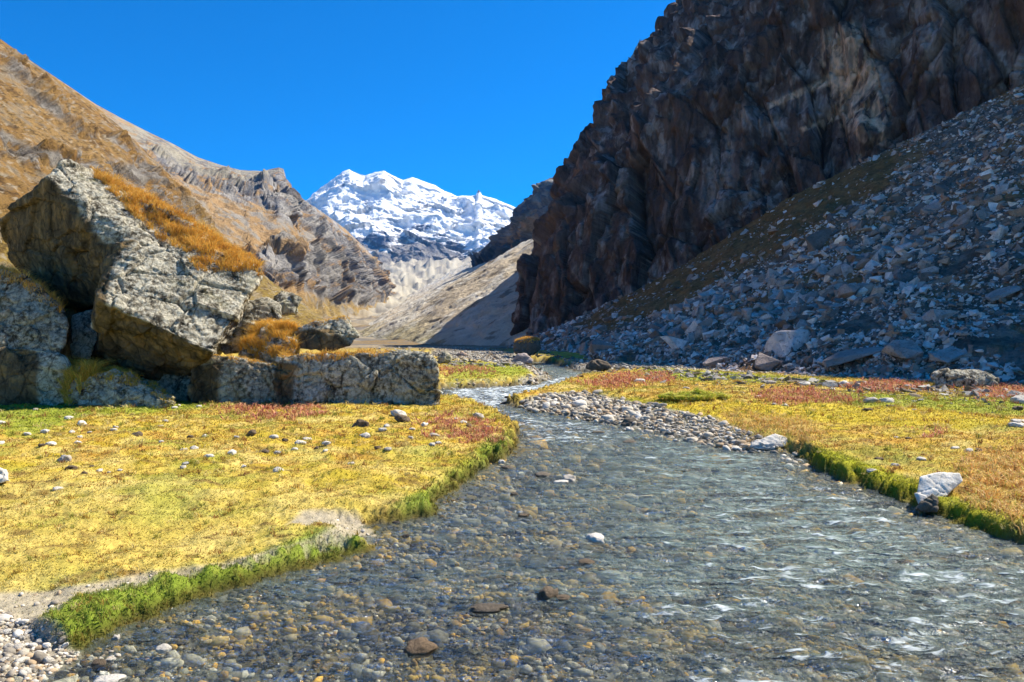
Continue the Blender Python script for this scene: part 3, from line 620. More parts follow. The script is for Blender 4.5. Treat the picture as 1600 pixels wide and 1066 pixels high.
def frock(name, label, cat, outline, t0, depth, mat='lichen', voxel=.035, amp=.8, cell=.6, stains=None, back=.75, slope=0.0, topback=.0, group=None, bulge=.15):
    """rock whose outline in the view is given; slope = how much the top leans back, metres per 100 px"""
    pts = []; ys = [y for x, y in outline]; xs = [x for x, y in outline]; yb = max(ys); cxm = sum(xs)/len(xs); cym = sum(ys)/len(ys)
    for x, y in outline:
        t = t0+(yb-y)/100*slope; pts.append(P(x, y, t))
        xx = cxm+(x-cxm)*back; yy = cym+(y-cym)*back; pts.append(P(xx, yy-(8 if y < cym else 0)*topback, t+depth))
    pts.append(P(cxm, cym, t0-bulge+(yb-cym)/100*slope))
    return big_rock(name, label, cat, [pts], voxel, M[mat], amp, stains, group, cell)
LB = "boulders piled at the left"
o, V, F = frock("boulder", "pale weathered block with an orange grass brow above the lowest rock, left edge", "boulder", [(-60, 425), (0, 418), (40, 432), (68, 458), (100, 480), (107, 500), (104, 530), (92, 556), (40, 562), (-60, 560)], 17.6, 3, slope=.9)
grass_on(o, V, F, 9000, [(-60, 400), (40, 410), (80, 445), (108, 475), (95, 492), (60, 470), (30, 445), (-60, 445)], .14, .012, minz=.15)
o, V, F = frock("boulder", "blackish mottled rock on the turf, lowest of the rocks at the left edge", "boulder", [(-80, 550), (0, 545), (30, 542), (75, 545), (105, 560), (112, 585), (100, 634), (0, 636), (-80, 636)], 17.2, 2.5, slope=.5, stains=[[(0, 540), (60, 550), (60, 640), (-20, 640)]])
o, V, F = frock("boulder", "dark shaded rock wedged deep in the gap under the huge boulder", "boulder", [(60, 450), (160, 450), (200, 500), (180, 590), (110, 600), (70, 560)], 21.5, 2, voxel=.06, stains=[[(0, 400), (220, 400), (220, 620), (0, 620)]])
o, V, F = frock("boulder", "narrow grey rock standing in the gap left of the huge boulder", "boulder", [(112, 492), (140, 482), (158, 490), (155, 530), (140, 562), (115, 560), (110, 520)], 18.9, 1.2, slope=.8)
o, V, F = frock("boulder", "low dark mossy rock roofed with orange grass in front of the huge boulder", "boulder", [(118, 600), (155, 590), (180, 574), (200, 585), (240, 605), (275, 622), (262, 640), (200, 642), (118, 636)], 16.9, 1.8, slope=.7, amp=1)
grass_on(o, V, F, 12000, [(110, 590), (160, 560), (200, 560), (300, 615), (300, 640), (270, 640), (230, 612), (180, 598), (130, 606)], .08, .011, cols=(OR1, GY, OR2), minz=.1)
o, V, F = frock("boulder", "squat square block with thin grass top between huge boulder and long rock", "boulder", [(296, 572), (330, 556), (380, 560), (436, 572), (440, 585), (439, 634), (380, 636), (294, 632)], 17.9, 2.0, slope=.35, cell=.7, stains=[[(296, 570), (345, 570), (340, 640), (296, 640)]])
grass_on(o, V, F, 4000, [(310, 545), (400, 550), (438, 566), (430, 575), (340, 566)], .07, .011, minz=.2)
o, V, F = frock("boulder", "lichen covered rock leaning behind the right end of the huge boulder", "boulder", [(352, 510), (385, 470), (420, 462), (440, 478), (438, 505), (400, 545), (350, 552), (340, 535)], 20.0, 2.5, slope=.9)
o, V, F = frock("boulder", "thin pointed slab jutting up behind the grass mound", "boulder", [(428, 462), (440, 455), (474, 466), (462, 490), (440, 492), (425, 480)], 20.8, 1.4, slope=.9)
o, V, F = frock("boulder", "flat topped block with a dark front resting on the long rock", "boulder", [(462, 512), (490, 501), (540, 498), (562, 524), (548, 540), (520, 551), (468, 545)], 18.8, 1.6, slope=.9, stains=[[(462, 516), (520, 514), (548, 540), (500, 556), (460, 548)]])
grass_on(o, V, F, 2500, [(460, 490), (545, 485), (545, 506), (465, 514)], .05, .011, minz=.2)
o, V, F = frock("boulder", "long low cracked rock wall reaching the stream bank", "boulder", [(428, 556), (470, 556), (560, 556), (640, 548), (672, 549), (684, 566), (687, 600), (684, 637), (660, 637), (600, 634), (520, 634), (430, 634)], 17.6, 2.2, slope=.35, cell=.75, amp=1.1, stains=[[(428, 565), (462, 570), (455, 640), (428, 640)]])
grass_on(o, V, F, 8000, [(428, 540), (560, 540), (620, 540), (600, 560), (500, 566), (440, 566)], .1, .012, minz=.2)
frock("boulder", "dark rock in deep shade propping up the lowest corner of the huge boulder", "boulder", [(205, 592), (260, 578), (335, 582), (345, 600), (335, 636), (210, 638)], 18.7, 2.0, slope=.5, voxel=.045)  # rock added to close the sunlit strip under the boulder
# grassy mound between the rocks
o, V, F = frock("grassy_mound", "mound of golden green grass between the leaning rock and the flat topped block", "grass mound", [(378, 560), (392, 525), (420, 505), (450, 505), (468, 520), (470, 560), (440, 572), (385, 572)], 18.7, 1.5, mat='lichen', slope=.9, amp=1.3)
grass_on(o, V, F, 14000, [(370, 480), (480, 480), (490, 580), (370, 580)], .15, .013, cols=(OR2, OR1, OR1), minz=-.1, name="grass", clump=.0)
o, V, F = frock("grassy_mound", "bushy tuft of orange and green grass between the lowest left rock and the mossy rock", "grass mound", [(96, 620), (100, 585), (125, 572), (148, 585), (150, 615), (125, 636), (98, 636)], 17.0, .8, mat='lichen', slope=.9, amp=1.2)
grass_on(o, V, F, 9000, [(80, 550), (165, 550), (165, 645), (80, 645)], .24, .013, cols=(OR2, GY, OR1), minz=-.2, name="grass", clump=.15)
# rocks farther up the valley
o, V, F = frock("boulder", "dark boulder capped with orange turf in front of the cliff's foot", "boulder", [(801, 540), (806, 531), (825, 527), (842, 530), (846, 545), (835, 554), (806, 553)], 62, 4, mat='dark', voxel=.12, cell=1.2, slope=1.5)
grass_on(o, V, F, 5000, [(795, 515), (850, 515), (850, 535), (800, 537)], .10, .04, minz=.45)
frock("boulder", "small grey rock just before the turf capped boulder", "boulder", [(800, 563), (808, 554), (822, 552), (834, 562), (832, 569), (802, 569)], 52, 2, mat='block', voxel=.08, cell=.9, slope=1.5)
frock("boulder", "brown domed boulder beside the upper stream below the dark scree", "boulder", [(914, 573), (922, 564), (935, 560), (950, 566), (958, 576), (935, 579), (916, 577)], 42, 1.8, mat='brown', voxel=.06, cell=.8, slope=1.5)
frock("boulder", "pale rock poking out past the right end of the long rock", "boulder", [(684, 552), (696, 547), (706, 556), (704, 568), (686, 569)], 44, 1.6, voxel=.07, cell=.8, slope=1)
frock("boulder", "flat grey rock on the distant gravel left of the turf capped boulder", "boulder", [(712, 554), (722, 549), (732, 554), (730, 558), (714, 558)], 65, 1.6, voxel=.09, mat='block', slope=1)
o, V, F = frock("boulder", "yellow lichened boulder on the turf at the foot of the shaded scree, right side", "boulder", [(1456, 592), (1462, 582), (1490, 577), (1530, 578), (1552, 586), (1562, 600), (1540, 606), (1462, 605)], 23.2, 1.3, slope=1.2, voxel=.04, cell=.6)
frock("rock", "white block set in the right bank above a dark wedge of stone", "rock", [(1431, 770), (1437, 745), (1468, 738), (1500, 740), (1505, 752), (1478, 766), (1470, 785), (1436, 790)], 8.15, .35, mat='pale', voxel=.014, cell=.25, amp=.35, slope=.5, bulge=.04)
frock("rock", "dark wedge of stone at the waterline under the white block", "rock", [(1428, 796), (1440, 782), (1455, 771), (1466, 778), (1464, 798), (1440, 800)], 7.95, .25, mat='dark', voxel=.012, cell=.2, slope=.3, bulge=.03)
frock("rock", "rounded dark stone lodged in the right bank near the frame edge", "rock", [(1536, 820), (1545, 812), (1562, 813), (1572, 824), (1560, 832), (1542, 832)], 7.45, .2, mat='dark', voxel=.01, cell=.2, slope=.3, bulge=.03)
frock("rock", "long pale slab where the gravel bar meets the right bank", "rock", [(1170, 698), (1185, 687), (1215, 679), (1232, 686), (1235, 697), (1200, 702), (1176, 702)], 12.6, .5, mat='pale', voxel=.02, cell=.3, slope=1.0, bulge=.05)
frock("rock", "dark brown rock alone on the gravel bar", "rock", [(970, 664), (976, 654), (992, 652), (1004, 660), (1003, 668), (975, 669)], 16.3, .4, mat='dark', voxel=.025, cell=.35, slope=.8, bulge=.05)
frock("rock", "brown domed stone, the largest lying on the meadow before the boulders", "rock", [(543, 675), (550, 662), (562, 657), (575, 662), (580, 676), (560, 680)], 14.2-.9, .45, mat='brown', voxel=.022, cell=.35, slope=.8, bulge=.06)
frock("rock", "pink grey stone cut by the left edge of the frame on the turf", "rock", [(-25, 755), (-22, 735), (-5, 727), (10, 733), (16, 752), (0, 757)], 9.2-.9, .3, mat='pale', voxel=.018, cell=.25, slope=.5, bulge=.04)

# stone kinds shared by the scattered stones
def proto_round(seed, sx_, sy_, sz_, facets=.16):
    bm = bmesh.new(); bmesh.ops.create_icosphere(bm, subdivisions=3, radius=1); V = np.array([v.co[:] for v in bm.verts]); F = np.array([[v.index for v in f.verts] for f in bm.faces]); bm.free()
    f, _ = facet(V*1.1+seed*7.7, .9); V = V*(1+facets*f+.12*fbm(V*1.2+seed*3.1, 3))[:, None]; V = np.sign(V)*np.abs(V)**.9
    return V*np.array([sx_, sy_, sz_])*.5, F
def proto_block(seed, sx_, sy_, sz_):
    r = np.random.default_rng(seed+100); pts = (r.random((15, 3))-.5); pts = np.sign(pts)*np.minimum(np.abs(pts)*1.7, .5)
    bm = bmesh.new(); hull_bm(pts*np.array([sx_, sy_, sz_]), bm)
    bmesh.ops.dissolve_limit(bm, angle_limit=math.radians(14), verts=bm.verts[:], edges=bm.edges[:])
    bmesh.ops.bevel(bm, geom=bm.edges[:], offset=.045*min(sx_, sy_, sz_)*1.5, segments=1, affect='EDGES', clamp_overlap=True)
    bmesh.ops.triangulate(bm, faces=bm.faces[:]); bmesh.ops.subdivide_edges(bm, edges=bm.edges[:], cuts=1, use_grid_fill=True); bmesh.ops.triangulate(bm, faces=bm.faces[:])
    bm.verts.index_update(); V = np.array([v.co[:] for v in bm.verts]); F = np.array([[v.index for v in f.verts] for f in bm.faces]); bm.free()
    V = V+.035*np.c_[fbm(V*3+seed, 3), fbm(V*3+seed+9, 3), fbm(V*3+seed+19, 3)]
    return V, F
def proto_low(seed, sx_, sy_, sz_):
    r = np.random.default_rng(seed+300); pts = (r.random((11, 3))-.5); pts = np.sign(pts)*np.minimum(np.abs(pts)*1.7, .5)
    bm = bmesh.new(); hull_bm(pts*np.array([sx_, sy_, sz_]), bm); bmesh.ops.triangulate(bm, faces=bm.faces[:]); bm.verts.index_update()
    V = np.array([v.co[:] for v in bm.verts]); F = np.array([[v.index for v in f.verts] for f in bm.faces]); bm.free(); return V, F
def peb_low(seed, sx_, sy_, sz_, sub=2):
    bm = bmesh.new(); bmesh.ops.create_icosphere(bm, subdivisions=sub, radius=1); V = np.array([v.co[:] for v in bm.verts]); F = np.array([[v.index for v in f.verts] for f in bm.faces]); bm.free()
    V = V*(1+.3*pn(V*1.1+seed*3.1))[:, None]; return V*np.array([sx_, sy_, sz_])*.5, F
def rotm(rx, ry, rz):
    n = len(rx); c, s = np.cos, np.sin; Rm = np.zeros((n, 3, 3))
    Rm[:, 0, 0] = c(rz)*c(ry); Rm[:, 0, 1] = c(rz)*s(ry)*s(rx)-s(rz)*c(rx); Rm[:, 0, 2] = c(rz)*s(ry)*c(rx)+s(rz)*s(rx)
    Rm[:, 1, 0] = s(rz)*c(ry); Rm[:, 1, 1] = s(rz)*s(ry)*s(rx)+c(rz)*c(rx); Rm[:, 1, 2] = s(rz)*s(ry)*c(rx)-c(rz)*s(rx)
    Rm[:, 2, 0] = -s(ry); Rm[:, 2, 1] = c(ry)*s(rx); Rm[:, 2, 2] = c(ry)*c(rx); return Rm
def merge_rocks(name, protos, pos, size, rot, col, mat, smooth):
    Vs, Fs, Cs = [], [], []; off = 0; k = np.arange(len(pos)) % len(protos); R = rotm(*rot.T)
    for j, (pv, pf) in enumerate(protos):
        m = k == j; nn = m.sum()
        if not nn: continue
        v = np.einsum('nij,kj->nki', R[m], pv)*size[m][:, None, None]+pos[m][:, None, :]
        Vs.append(v.reshape(-1, 3)); Fs.append((pf[None]+(np.arange(nn)*len(pv))[:, None, None]).reshape(-1, 3)+off); Cs.append(np.repeat(col[m], len(pv), 0)); off += nn*len(pv)
    return tag(mk(name, np.concatenate(Vs), np.concatenate(Fs), M[mat] if isinstance(mat, str) else mat, np.concatenate(Cs), smooth=smooth), kind="stuff")
RP = [mk("stone", *proto_round(k, 1, .75+.25*(k % 2), .5+.12*(k % 3), .42), M['pale'], smooth=True) for k in range(7)]
for q in RP: COL.objects.unlink(q)
RPM = {}
def stone_copy(kind, k, loc, s, rz, label, cat="stone", group=None, tilt=(0, 0), flat=1.0, name="stone"):
    key = (kind, k)
    if key not in RPM:
        me = RP[k].data.copy(); me.materials[0] = M[kind]; RPM[key] = me
    o = RP[k].copy(); o.data = RPM[key]; o.name = name; COL.objects.link(o)
    o.location = tuple(loc); o.scale = (s, s, s*flat); o.rotation_euler = (tilt[0], tilt[1], rz); tag(o, label, cat, group); return o
rs = random.Random(11)
def on_ground(px, py):
    """the point of the ground seen at this pixel"""
    z = .25
    for _ in range(5):
        g = G(px, py, min(z, 1.2)); z = gz(g[0], g[1])
    return g[0], g[1], z
MS = [(0, 662, 14), (20, 638, 6), (55, 640, 7), (108, 653, 12), (96, 668, 8), (128, 665, 12), (181, 668, 10), (177, 674, 10), (215, 680, 15), (250, 665, 9), (258, 658, 8), (272, 637, 8), (280, 632, 5), (311, 635, 8), (43, 682, 13), (70, 679, 11), (0, 694, 12), (78, 697, 14), (65, 702, 9), (112, 676, 8), (124, 683, 10), (140, 676, 7), (122, 692, 9), (102, 719, 20), (112, 733, 15), (155, 736, 10), (132, 740, 8), (143, 727, 9), (91, 760, 14), (188, 737, 7), (170, 738, 6), (298, 684, 9), (320, 683, 9), (303, 702, 11), (287, 704, 13), (327, 713, 14), (290, 724, 10), (286, 730, 9), (252, 691, 7),
      (362, 709, 16), (394, 682, 12), (370, 683, 9), (428, 684, 14), (412, 706, 15), (434, 705, 10), (460, 702, 9), (381, 725, 10), (434, 737, 14), (470, 690, 12), (480, 686, 14), (468, 695, 15), (445, 690, 9), (510, 695, 12), (508, 703, 8), (495, 700, 7), (548, 725, 13), (545, 646, 10), (571, 686, 14), (590, 702, 10), (605, 703, 11), (597, 675, 11), (604, 671, 9), (642, 685, 9), (675, 697, 12), (684, 693, 9), (663, 664, 12), (644, 672, 9), (724, 662, 16), (733, 668, 9), (712, 655, 8), (762, 667, 9), (678, 682, 14)]
for k, (px, py, wpx) in enumerate(MS):
    x, y, z = on_ground(px, py+1); s = wpx/FPX*y*1.05
    stone_copy('pale' if rs.random() < .85 else 'brown', k % 7, (x, y, z+.1*s), s, rs.random()*6.28, "small pale stone lying on the yellow turf of the meadow before the boulders", group="pale stones strewn on the meadow before the boulders")
for px, py, wpx, kd, lb in [(622, 651, 22, 'pale', "taller pale stone of a leaning pair on the meadow near the long rock"), (628, 660, 22, 'brown', "darker stone in front of a pale leaning one near the long rock"), (747, 652, 16, 'pale', "white stone above the red plants at the meadow's stream corner")]:
    x, y, z = on_ground(px, py); s = wpx/FPX*y; stone_copy(kd, 3, (x, y, z+.22*s), s, 1.0, lb, tilt=(.3, .2))
RS = [(1374, 716, 15, 'brown'), (1440, 718, 12, 'pale'), (1398, 725, 12, 'pale'), (1362, 732, 16, 'pale'), (1491, 700, 12, 'pale'), (1514, 702, 12, 'pale'), (1530, 704, 12, 'brown'), (1401, 680, 9, 'pale'), (1420, 686, 8, 'brown'), (1205, 600, 14, 'pale'), (1255, 602, 18, 'pale'), (1275, 602, 14, 'brown'), (1300, 609, 9, 'pale'), (1355, 641, 14, 'brown'), (1428, 641, 8, 'pale'), (1360, 628, 20, 'pale'), (1385, 631, 20, 'pale'), (1450, 610, 12, 'pale'), (1475, 618, 14, 'pale'), (1595, 628, 26, 'pale'), (1590, 640, 18, 'brown'), (1592, 660, 24, 'pale'), (1184, 622, 10, 'pale'), (1105, 624, 10, 'pale'), (1072, 608, 10, 'pale'), (1210, 634, 10, 'pale'), (1226, 636, 10, 'pale'), (1160, 672, 11, 'pale'), (1150, 680, 14, 'pale'), (930, 632, 7, 'pale'),
      (1000, 598, 16, 'pale'), (980, 600, 9, 'brown'), (1590, 672, 20, 'pale'), (1318, 600, 14, 'pale'), (1420, 605, 16, 'pale')]
for k, (px, py, wpx, kd) in enumerate(RS):
    x, y, z = on_ground(px, py+1); s = wpx/FPX*y
    stone_copy(kd, k % 7, (x, y, z+.12*s), s, rs.random()*6.28, "stone half sunk in the orange turf across the stream", group="stones on the turf across the stream", flat=.8)
# stones standing in the stream
ST = [(1018, 0, 0, '', '')]
ST = [(930, 843, 34, 'pale', "smooth white oval stone alone in the middle of the stream", .8), (917, 879, 22, 'brown', "flat tan stone just below the white oval one in the stream", .4), (856, 931, 34, 'brown', "pointed grey brown stone breaking the water left of centre", .9), (878, 934, 22, 'brown', "flat tan stone touching the pointed one on its right", .3),
      (760, 952, 50, 'dark', "dark flat stone barely breaking the water near the frame's centre bottom", .25), (655, 1015, 44, 'brown', "rounded grey stone low in the water near the bottom edge", .5), (888, 750, 26, 'pale', "pale humped stone in the stream below the meadow corner", .9), (876, 754, 24, 'pale', "low pale slab against the humped stone in the stream", .4), (849, 743, 22, 'dark', "dark stone left of the pale humped one in the stream", .5),
      (783, 723, 13, 'pale', "white stone at the water's edge beneath the left bank's corner", .8), (791, 732, 18, 'dark', "dark stone beside the white one off the left bank's corner", .6), (817, 806, 16, 'brown', "small orange brown stone in the stream above the white oval one", .5), (803, 772, 10, 'dark', "tiny dark stone in the stream below the left bank's corner", .5), (634, 838, 14, 'dark', "dark stone in the water off the tip of the green bank", .6), (619, 817, 12, 'dark', "small wet stone in the notch between the two green banks", .6),
      (256, 1014, 20, 'pale', "grey white stone in the shallows right of the pebble beach", .7), (181, 998, 14, 'pale', "small stone upright at the edge of the pebble beach", 1.0), (147, 994, 22, 'pale', "white pebble, first of two in the shallows by the beach", .7), (163, 988, 15, 'pale', "white pebble, second of two in the shallows by the beach", .7), (155, 1038, 20, 'brown', "tan stone in the shallows near the bottom left corner", .6), (172, 1031, 14, 'pale', "small pebble touching the tan stone near the bottom left corner", .6), (170, 1064, 44, 'pale', "broad pale stone cut by the bottom edge at the left", .5),
      (985, 700-8, 20, 'dark', "dark wet stone just off the gravel bar's edge", .4), (935, 677, 18, 'dark', "wet stone awash beside the gravel bar", .35), (796, 622, 14, 'dark', "dark stone at the tip of the gravel bar", .6), (788, 631, 12, 'dark', "small dark stone just below the tip of the gravel bar", .6), (668, 618, 12, 'dark', "dark stone by the far end of the long rock", .6), (236, 945, 15, 'pale', "pale pebble below the green bank on the sandy edge", .8)]
for k, (px, py, wpx, kd, lb, fl) in enumerate(ST):
    g = G(px, py); s = wpx/FPX*g[1]; stone_copy(kd, k % 7, (g[0], g[1], s*.03), s, rs.random()*3 if fl > .5 else rs.uniform(-.3, .3), lb, flat=fl+.15)
for px, py, wpx in [(14, 1008, 12), (30, 1035, 14), (42, 1052, 12), (12, 990, 12), (45, 990, 12), (62, 985, 10), (75, 1000, 14), (95, 988, 10), (28, 1015, 16), (5, 1035, 14), (100, 1008, 12), (60, 1022, 11), (130, 982, 9), (18, 975, 10), (80, 1018, 12), (50, 1008, 13), (34, 998, 10)]:
    x, y, z = on_ground(px, py); s = wpx/FPX*y*1.1; stone_copy('pale', rs.randrange(7), (x, y, z+.15*s), s, rs.random()*6.3, "pale rounded pebble on the small beach at the lower left", "pebble", "pebbles on the beach at the lower left", name="pebble")

# pebbles too many to count: gravel bars, beach and bed
rng = np.random.default_rng(21)
n = 230000; px = rng.uniform(-250, 1750, n); py = CY+np.exp(rng.uniform(math.log(12), math.log(620), n))
t = (CAMZ-.1)*FPX/(py-CY); x = (px-CX)/FPX*t; y = t
z, c, d, mk_ = ground(x, y)
w_ = (mk_['grav'] > .35+.3*rng.random(n)) & (d > -.25)
w_ |= (mk_['sand'] > .5) & (rng.random(n) < .03) & (d > -.2)
k = np.where(w_)[0][:26000]
s = np.exp(rng.normal(math.log(.045), .45, len(k)))*np.clip(y[k]/9, .55, 2.2)
cc = 1.3*np.array([S(200, 188, 166), S(180, 168, 148), S(218, 208, 190), S(140, 130, 114), S(184, 158, 124)])[rng.integers(0, 5, len(k))]*(.8+.4*rng.random(len(k)))[:, None]
PL = [peb_low(j, 1, .75, .5) for j in range(6)]; PB = [peb_low(j+20, 1, .6+.25*(j % 2), .4+.1*(j % 3), 1) for j in range(8)]
rot = np.c_[rng.normal(0, .3, len(k)), rng.normal(0, .3, len(k)), rng.random(len(k))*6.28]
merge_rocks("gravel", PL, np.c_[x, y, z+.0][k]+np.c_[np.zeros(len(k)), np.zeros(len(k)), s*.12], s, rot, cc, 'pebble', True)
k = np.where((d < -.02) & (rng.random(n) < .9))[0][:70000]
s = np.exp(rng.normal(math.log(.034), .62, len(k)))*np.clip(y[k]/6, .8, 2.2)
cb = 1.3*np.array([S(160, 148, 120), S(116, 108, 90), S(206, 156, 64), S(190, 178, 152), S(60, 56, 50), S(164, 126, 70), S(134, 128, 108)])
cc = cb[rng.choice(7, len(k), p=[.2, .22, .1, .13, .15, .1, .1])]*(.75+.5*rng.random(len(k)))[:, None]
pk = np.c_[x[k], y[k], 0*x[k]]; cc = mixc(cc, S(176, 140, 56, 1), ss(fbm(pk*np.array([1.1, 1.9, 1])+15, 4), -.02, .4)*.8); cc = mixc(cc, S(44, 42, 36), ss(fbm(pk*np.array([1.5, 3.4, 1])+25, 4), -.02, .3)*.85)
rot = np.c_[rng.normal(0, .25, len(k)), rng.normal(0, .25, len(k)), rng.random(len(k))*6.28]
zz = np.minimum(z[k]+s*.1, -s*.3)
merge_rocks("riverbed_stones", PB, np.c_[x[k], y[k], zz], s, rot, cc, 'pebble', True)

# ------------------------------------------------------------------ scree: countable blocks, then the rubble
BP = [proto_block(j, 1, .7+.25*(j % 2), .32+.14*(j % 4)) for j in range(14)]
BL = [proto_low(j, 1, .75, .34+.12*(j % 3)) for j in range(10)]
BO = []
for pv, pf in BP:
    q = mk("scree_block", pv, pf, M['block'], smooth=False); COL.objects.unlink(q); BO.append(q)
def block_copy(k, loc, s, rot, label, group=None, scl=(1, 1, 1), name="scree_block"):
    o = BO[k].copy(); o.name = name; COL.objects.link(o); o.location = tuple(map(float, loc)); o.scale = (s*scl[0], s*scl[1], s*scl[2]); o.rotation_euler = rot
    return tag(o, label, "rock", group)
nvt, nut = 420, 760
rng = np.random.default_rng(5); n = 115000
vi = np.where(rng.random(n) < .22, rng.random(n)*.14, rng.random(n))*(nvt-3); ui = rng.random(n)*(nut-3); vi_, ui_ = vi.astype(int), ui.astype(int)
p = TG[vi_, ui_]; px, py = proj(p); t = p[:, 1]
inb = pmask(px, py, [BRN], 10, fbm(p/9., 3)*16)
vis = (px > 780) & (px < 1720) & (t > 15) & (py > 60)
vis &= (rng.random(n) > inb*.93) & (fbm(p/4.+8, 4) > -.5+.2*rng.random(n))
vis &= (rng.random(n) < np.clip((70/t)**-0.2, 0, 1))
p = p[vis]; px, py, t = px[vis], py[vis], t[vis]; foot_zone = vi[vis] < .14*(nvt-3)
size = .115*(rng.pareto(2.0, len(p))+1); size = np.minimum(size, .95)*np.clip(t/45, .75, 1.25)
size = np.where(foot_zone, np.minimum(size, .42), size); size = np.where(py < 300, np.minimum(size, 1.0), size)
rot = np.c_[rng.normal(0, .35, len(p)), -.42+rng.normal(0, .35, len(p)), rng.normal(.3, .9, len(p))]
size = np.where((t < 42) & (size > .5) & (rng.random(len(p)) < .6), .18, np.where(t < 42, np.minimum(size, .95), size))
order = np.argsort(-size/t); NBIG = 265
big, small = order[:NBIG], order[NBIG:66000]
for q in big:
    block_copy(int(q) % 14, p[q]+np.array([0, 0, .1*size[q]]), size[q], tuple(rot[q]), "grey angular block lying among the rocks of the shaded scree slope", "blocks on the shaded scree slope")
cc = 1.65*np.array([(.17, .125, .10), (.27, .215, .18), (.46, .40, .35), (.24, .14, .09), (.38, .31, .265), (.11, .09, .075)])[rng.integers(0, 6, len(small))]*(.8+.4*rng.random(len(small)))[:, None]
merge_rocks("scree_rubble", BL, p[small]+np.c_[np.zeros(len(small)), np.zeros(len(small)), size[small]*.08], size[small], rot[small], cc, 'blocks', False)
TF = TG[:nvt].reshape(-1, 3); TPX, TPY = proj(TF)
def on_scree(px, py):
    m = (np.abs(TPX-px) < 8) & (np.abs(TPY-py) < 8) & (TF[:, 1] > 5)
    i = np.where(m)[0]; i = i[np.argmin((TPX[i]-px)**2+(TPY[i]-py)**2+TF[i, 1]*.5)] if len(i) else np.argmin((TPX-px)**2+(TPY-py)**2+1e6*(TF[:, 1] < 5)); return TF[i]
for px, py, wpx, k, rot, scl, lb in [(1235, 545, 64, 3, (0, .05, .2), (1, 1, 1.0), "large block with a flat pale top low on the scree"), (1330, 574, 105, 4, (.15, -.25, .1), (1, .6, .5), "long pale blue slab leaning at the foot of the scree"), (1412, 556, 50, 9, (.5, -.1, .3), (1, .9, .9), "pale squarish block right of the long slab at the scree's foot"), (1566, 466, 62, 4, (.35, -.35, .2), (1, .6, .5), "bright tilted slab high on the scree by the right edge"), (1480, 565, 56, 12, (.3, -.2, .5), (1, .8, .6), "broad bluish slab above the yellow lichened boulder"),
                                      (1280, 383, 52, 2, (0, -.35, .4), (1, .5, .8), "oblong block on the crest between scree and brown slope"), (1325, 462, 38, 5, (.2, .4, 1), (1, 1, 1.2), "upright blocky rock in the middle of the scree"), (940, 548, 36, 6, (.4, .2, 0), (1, .8, 1), "light block at the lower left end of the scree"), (1120, 570, 50, 8, (.3, -.2, .2), (1, .6, .5), "low pale slab at the scree's edge above the green turf"), (1055, 545, 42, 1, (.2, .2, .8), (1, 1, 1), "humped block left of centre at the scree's foot"), (1200, 572, 40, 7, (.2, -.1, 1.2), (1, 1, .8), "rough bluish rock beside the flat topped block"), (1460, 500, 44, 11, (.3, .1, .4), (1, 1, .9), "grey block above and left of the yellow lichened boulder")]:
    q = on_scree(px, py); s = wpx/FPX*q[1]; block_copy(k, q+np.array([0, -.1, .15*s]), s, rot, lb, scl=scl)
# small rubble strewn where scree and far flats meet the turf
n = 5000; px = rng.uniform(560, 1700, n); py = np.where(px > 860, np.interp(px, [860, 1100, 1350, 1600, 1700], [556, 580, 595, 606, 610])+rng.exponential(5, n), rng.uniform(547, 572, n))
x, y = (px-CX)/FPX*(CAMZ-.5)*FPX/(py-CY), (CAMZ-.5)*FPX/(py-CY)
z, c, d, mk_ = ground(x, y); k = np.where((d > .1) & (y < 120) & ((px < 860) | (rng.random(n) < .6)))[0]
s = .09*(rng.pareto(2.4, len(k))+1)*np.clip(y[k]/30, .7, 2); s = np.minimum(s, .42)
cc = np.array([S(196, 188, 172), S(172, 164, 150), S(140, 132, 120), S(150, 130, 100)])[rng.integers(0, 4, len(k))]
merge_rocks("stones_at_scree_foot", BL, np.c_[x, y, z][k], s, np.c_[rng.normal(0, .3, len(k)), rng.normal(0, .3, len(k)), rng.random(len(k))*6], cc, 'blocks', False)

# ------------------------------------------------------------------ turf, banks, red plants
def scatter(n, ylo, yhi, seed, xr=(-150, 1750)):
    rng = np.random.default_rng(seed); px = rng.uniform(*xr, n); py = CY+np.exp(rng.uniform(math.log(ylo), math.log(yhi), n))
    t = (CAMZ-.27)*FPX/(py-CY); x = (px-CX)/FPX*t; z, c, d, m = ground(x, t); return rng, x, t, z, c, d, m
rng, x, y, z, c, d, m = scatter(560000, 26, 470, 31)
thin = ss(fbm(np.c_[x, y, 0*x]*3.3+91, 4), .3, .7)
k = np.where((d > .03) & (rng.random(len(x)) > m['lowm']*.97) & (rng.random(len(x)) > thin*.8) & (y < 48))[0]
hh = (.013+.014*rng.random(len(k)))*np.clip(y[k]/9, .8, 2.2)*(1+.5*m['tn'][k]+.3*m['ms'][k]*0)
cg = c[k]*(.82+.42*rng.random(len(k)))[:, None]; cg = mixc(cg, S(226, 206, 130), (rng.random(len(k)) < .16)*.6)
cg = mixc(cg, S(128, 140, 40), (rng.random(len(k)) < .12)*.6)
b = blades(np.c_[x, y, z-.004][k], cg, hh, .0095*np.clip(y[k]/8, .8, 4), 1.3, rng)
tag(mk("turf_grass", b[0], b[1], M['blade'], b[2], smooth=False), kind="stuff")
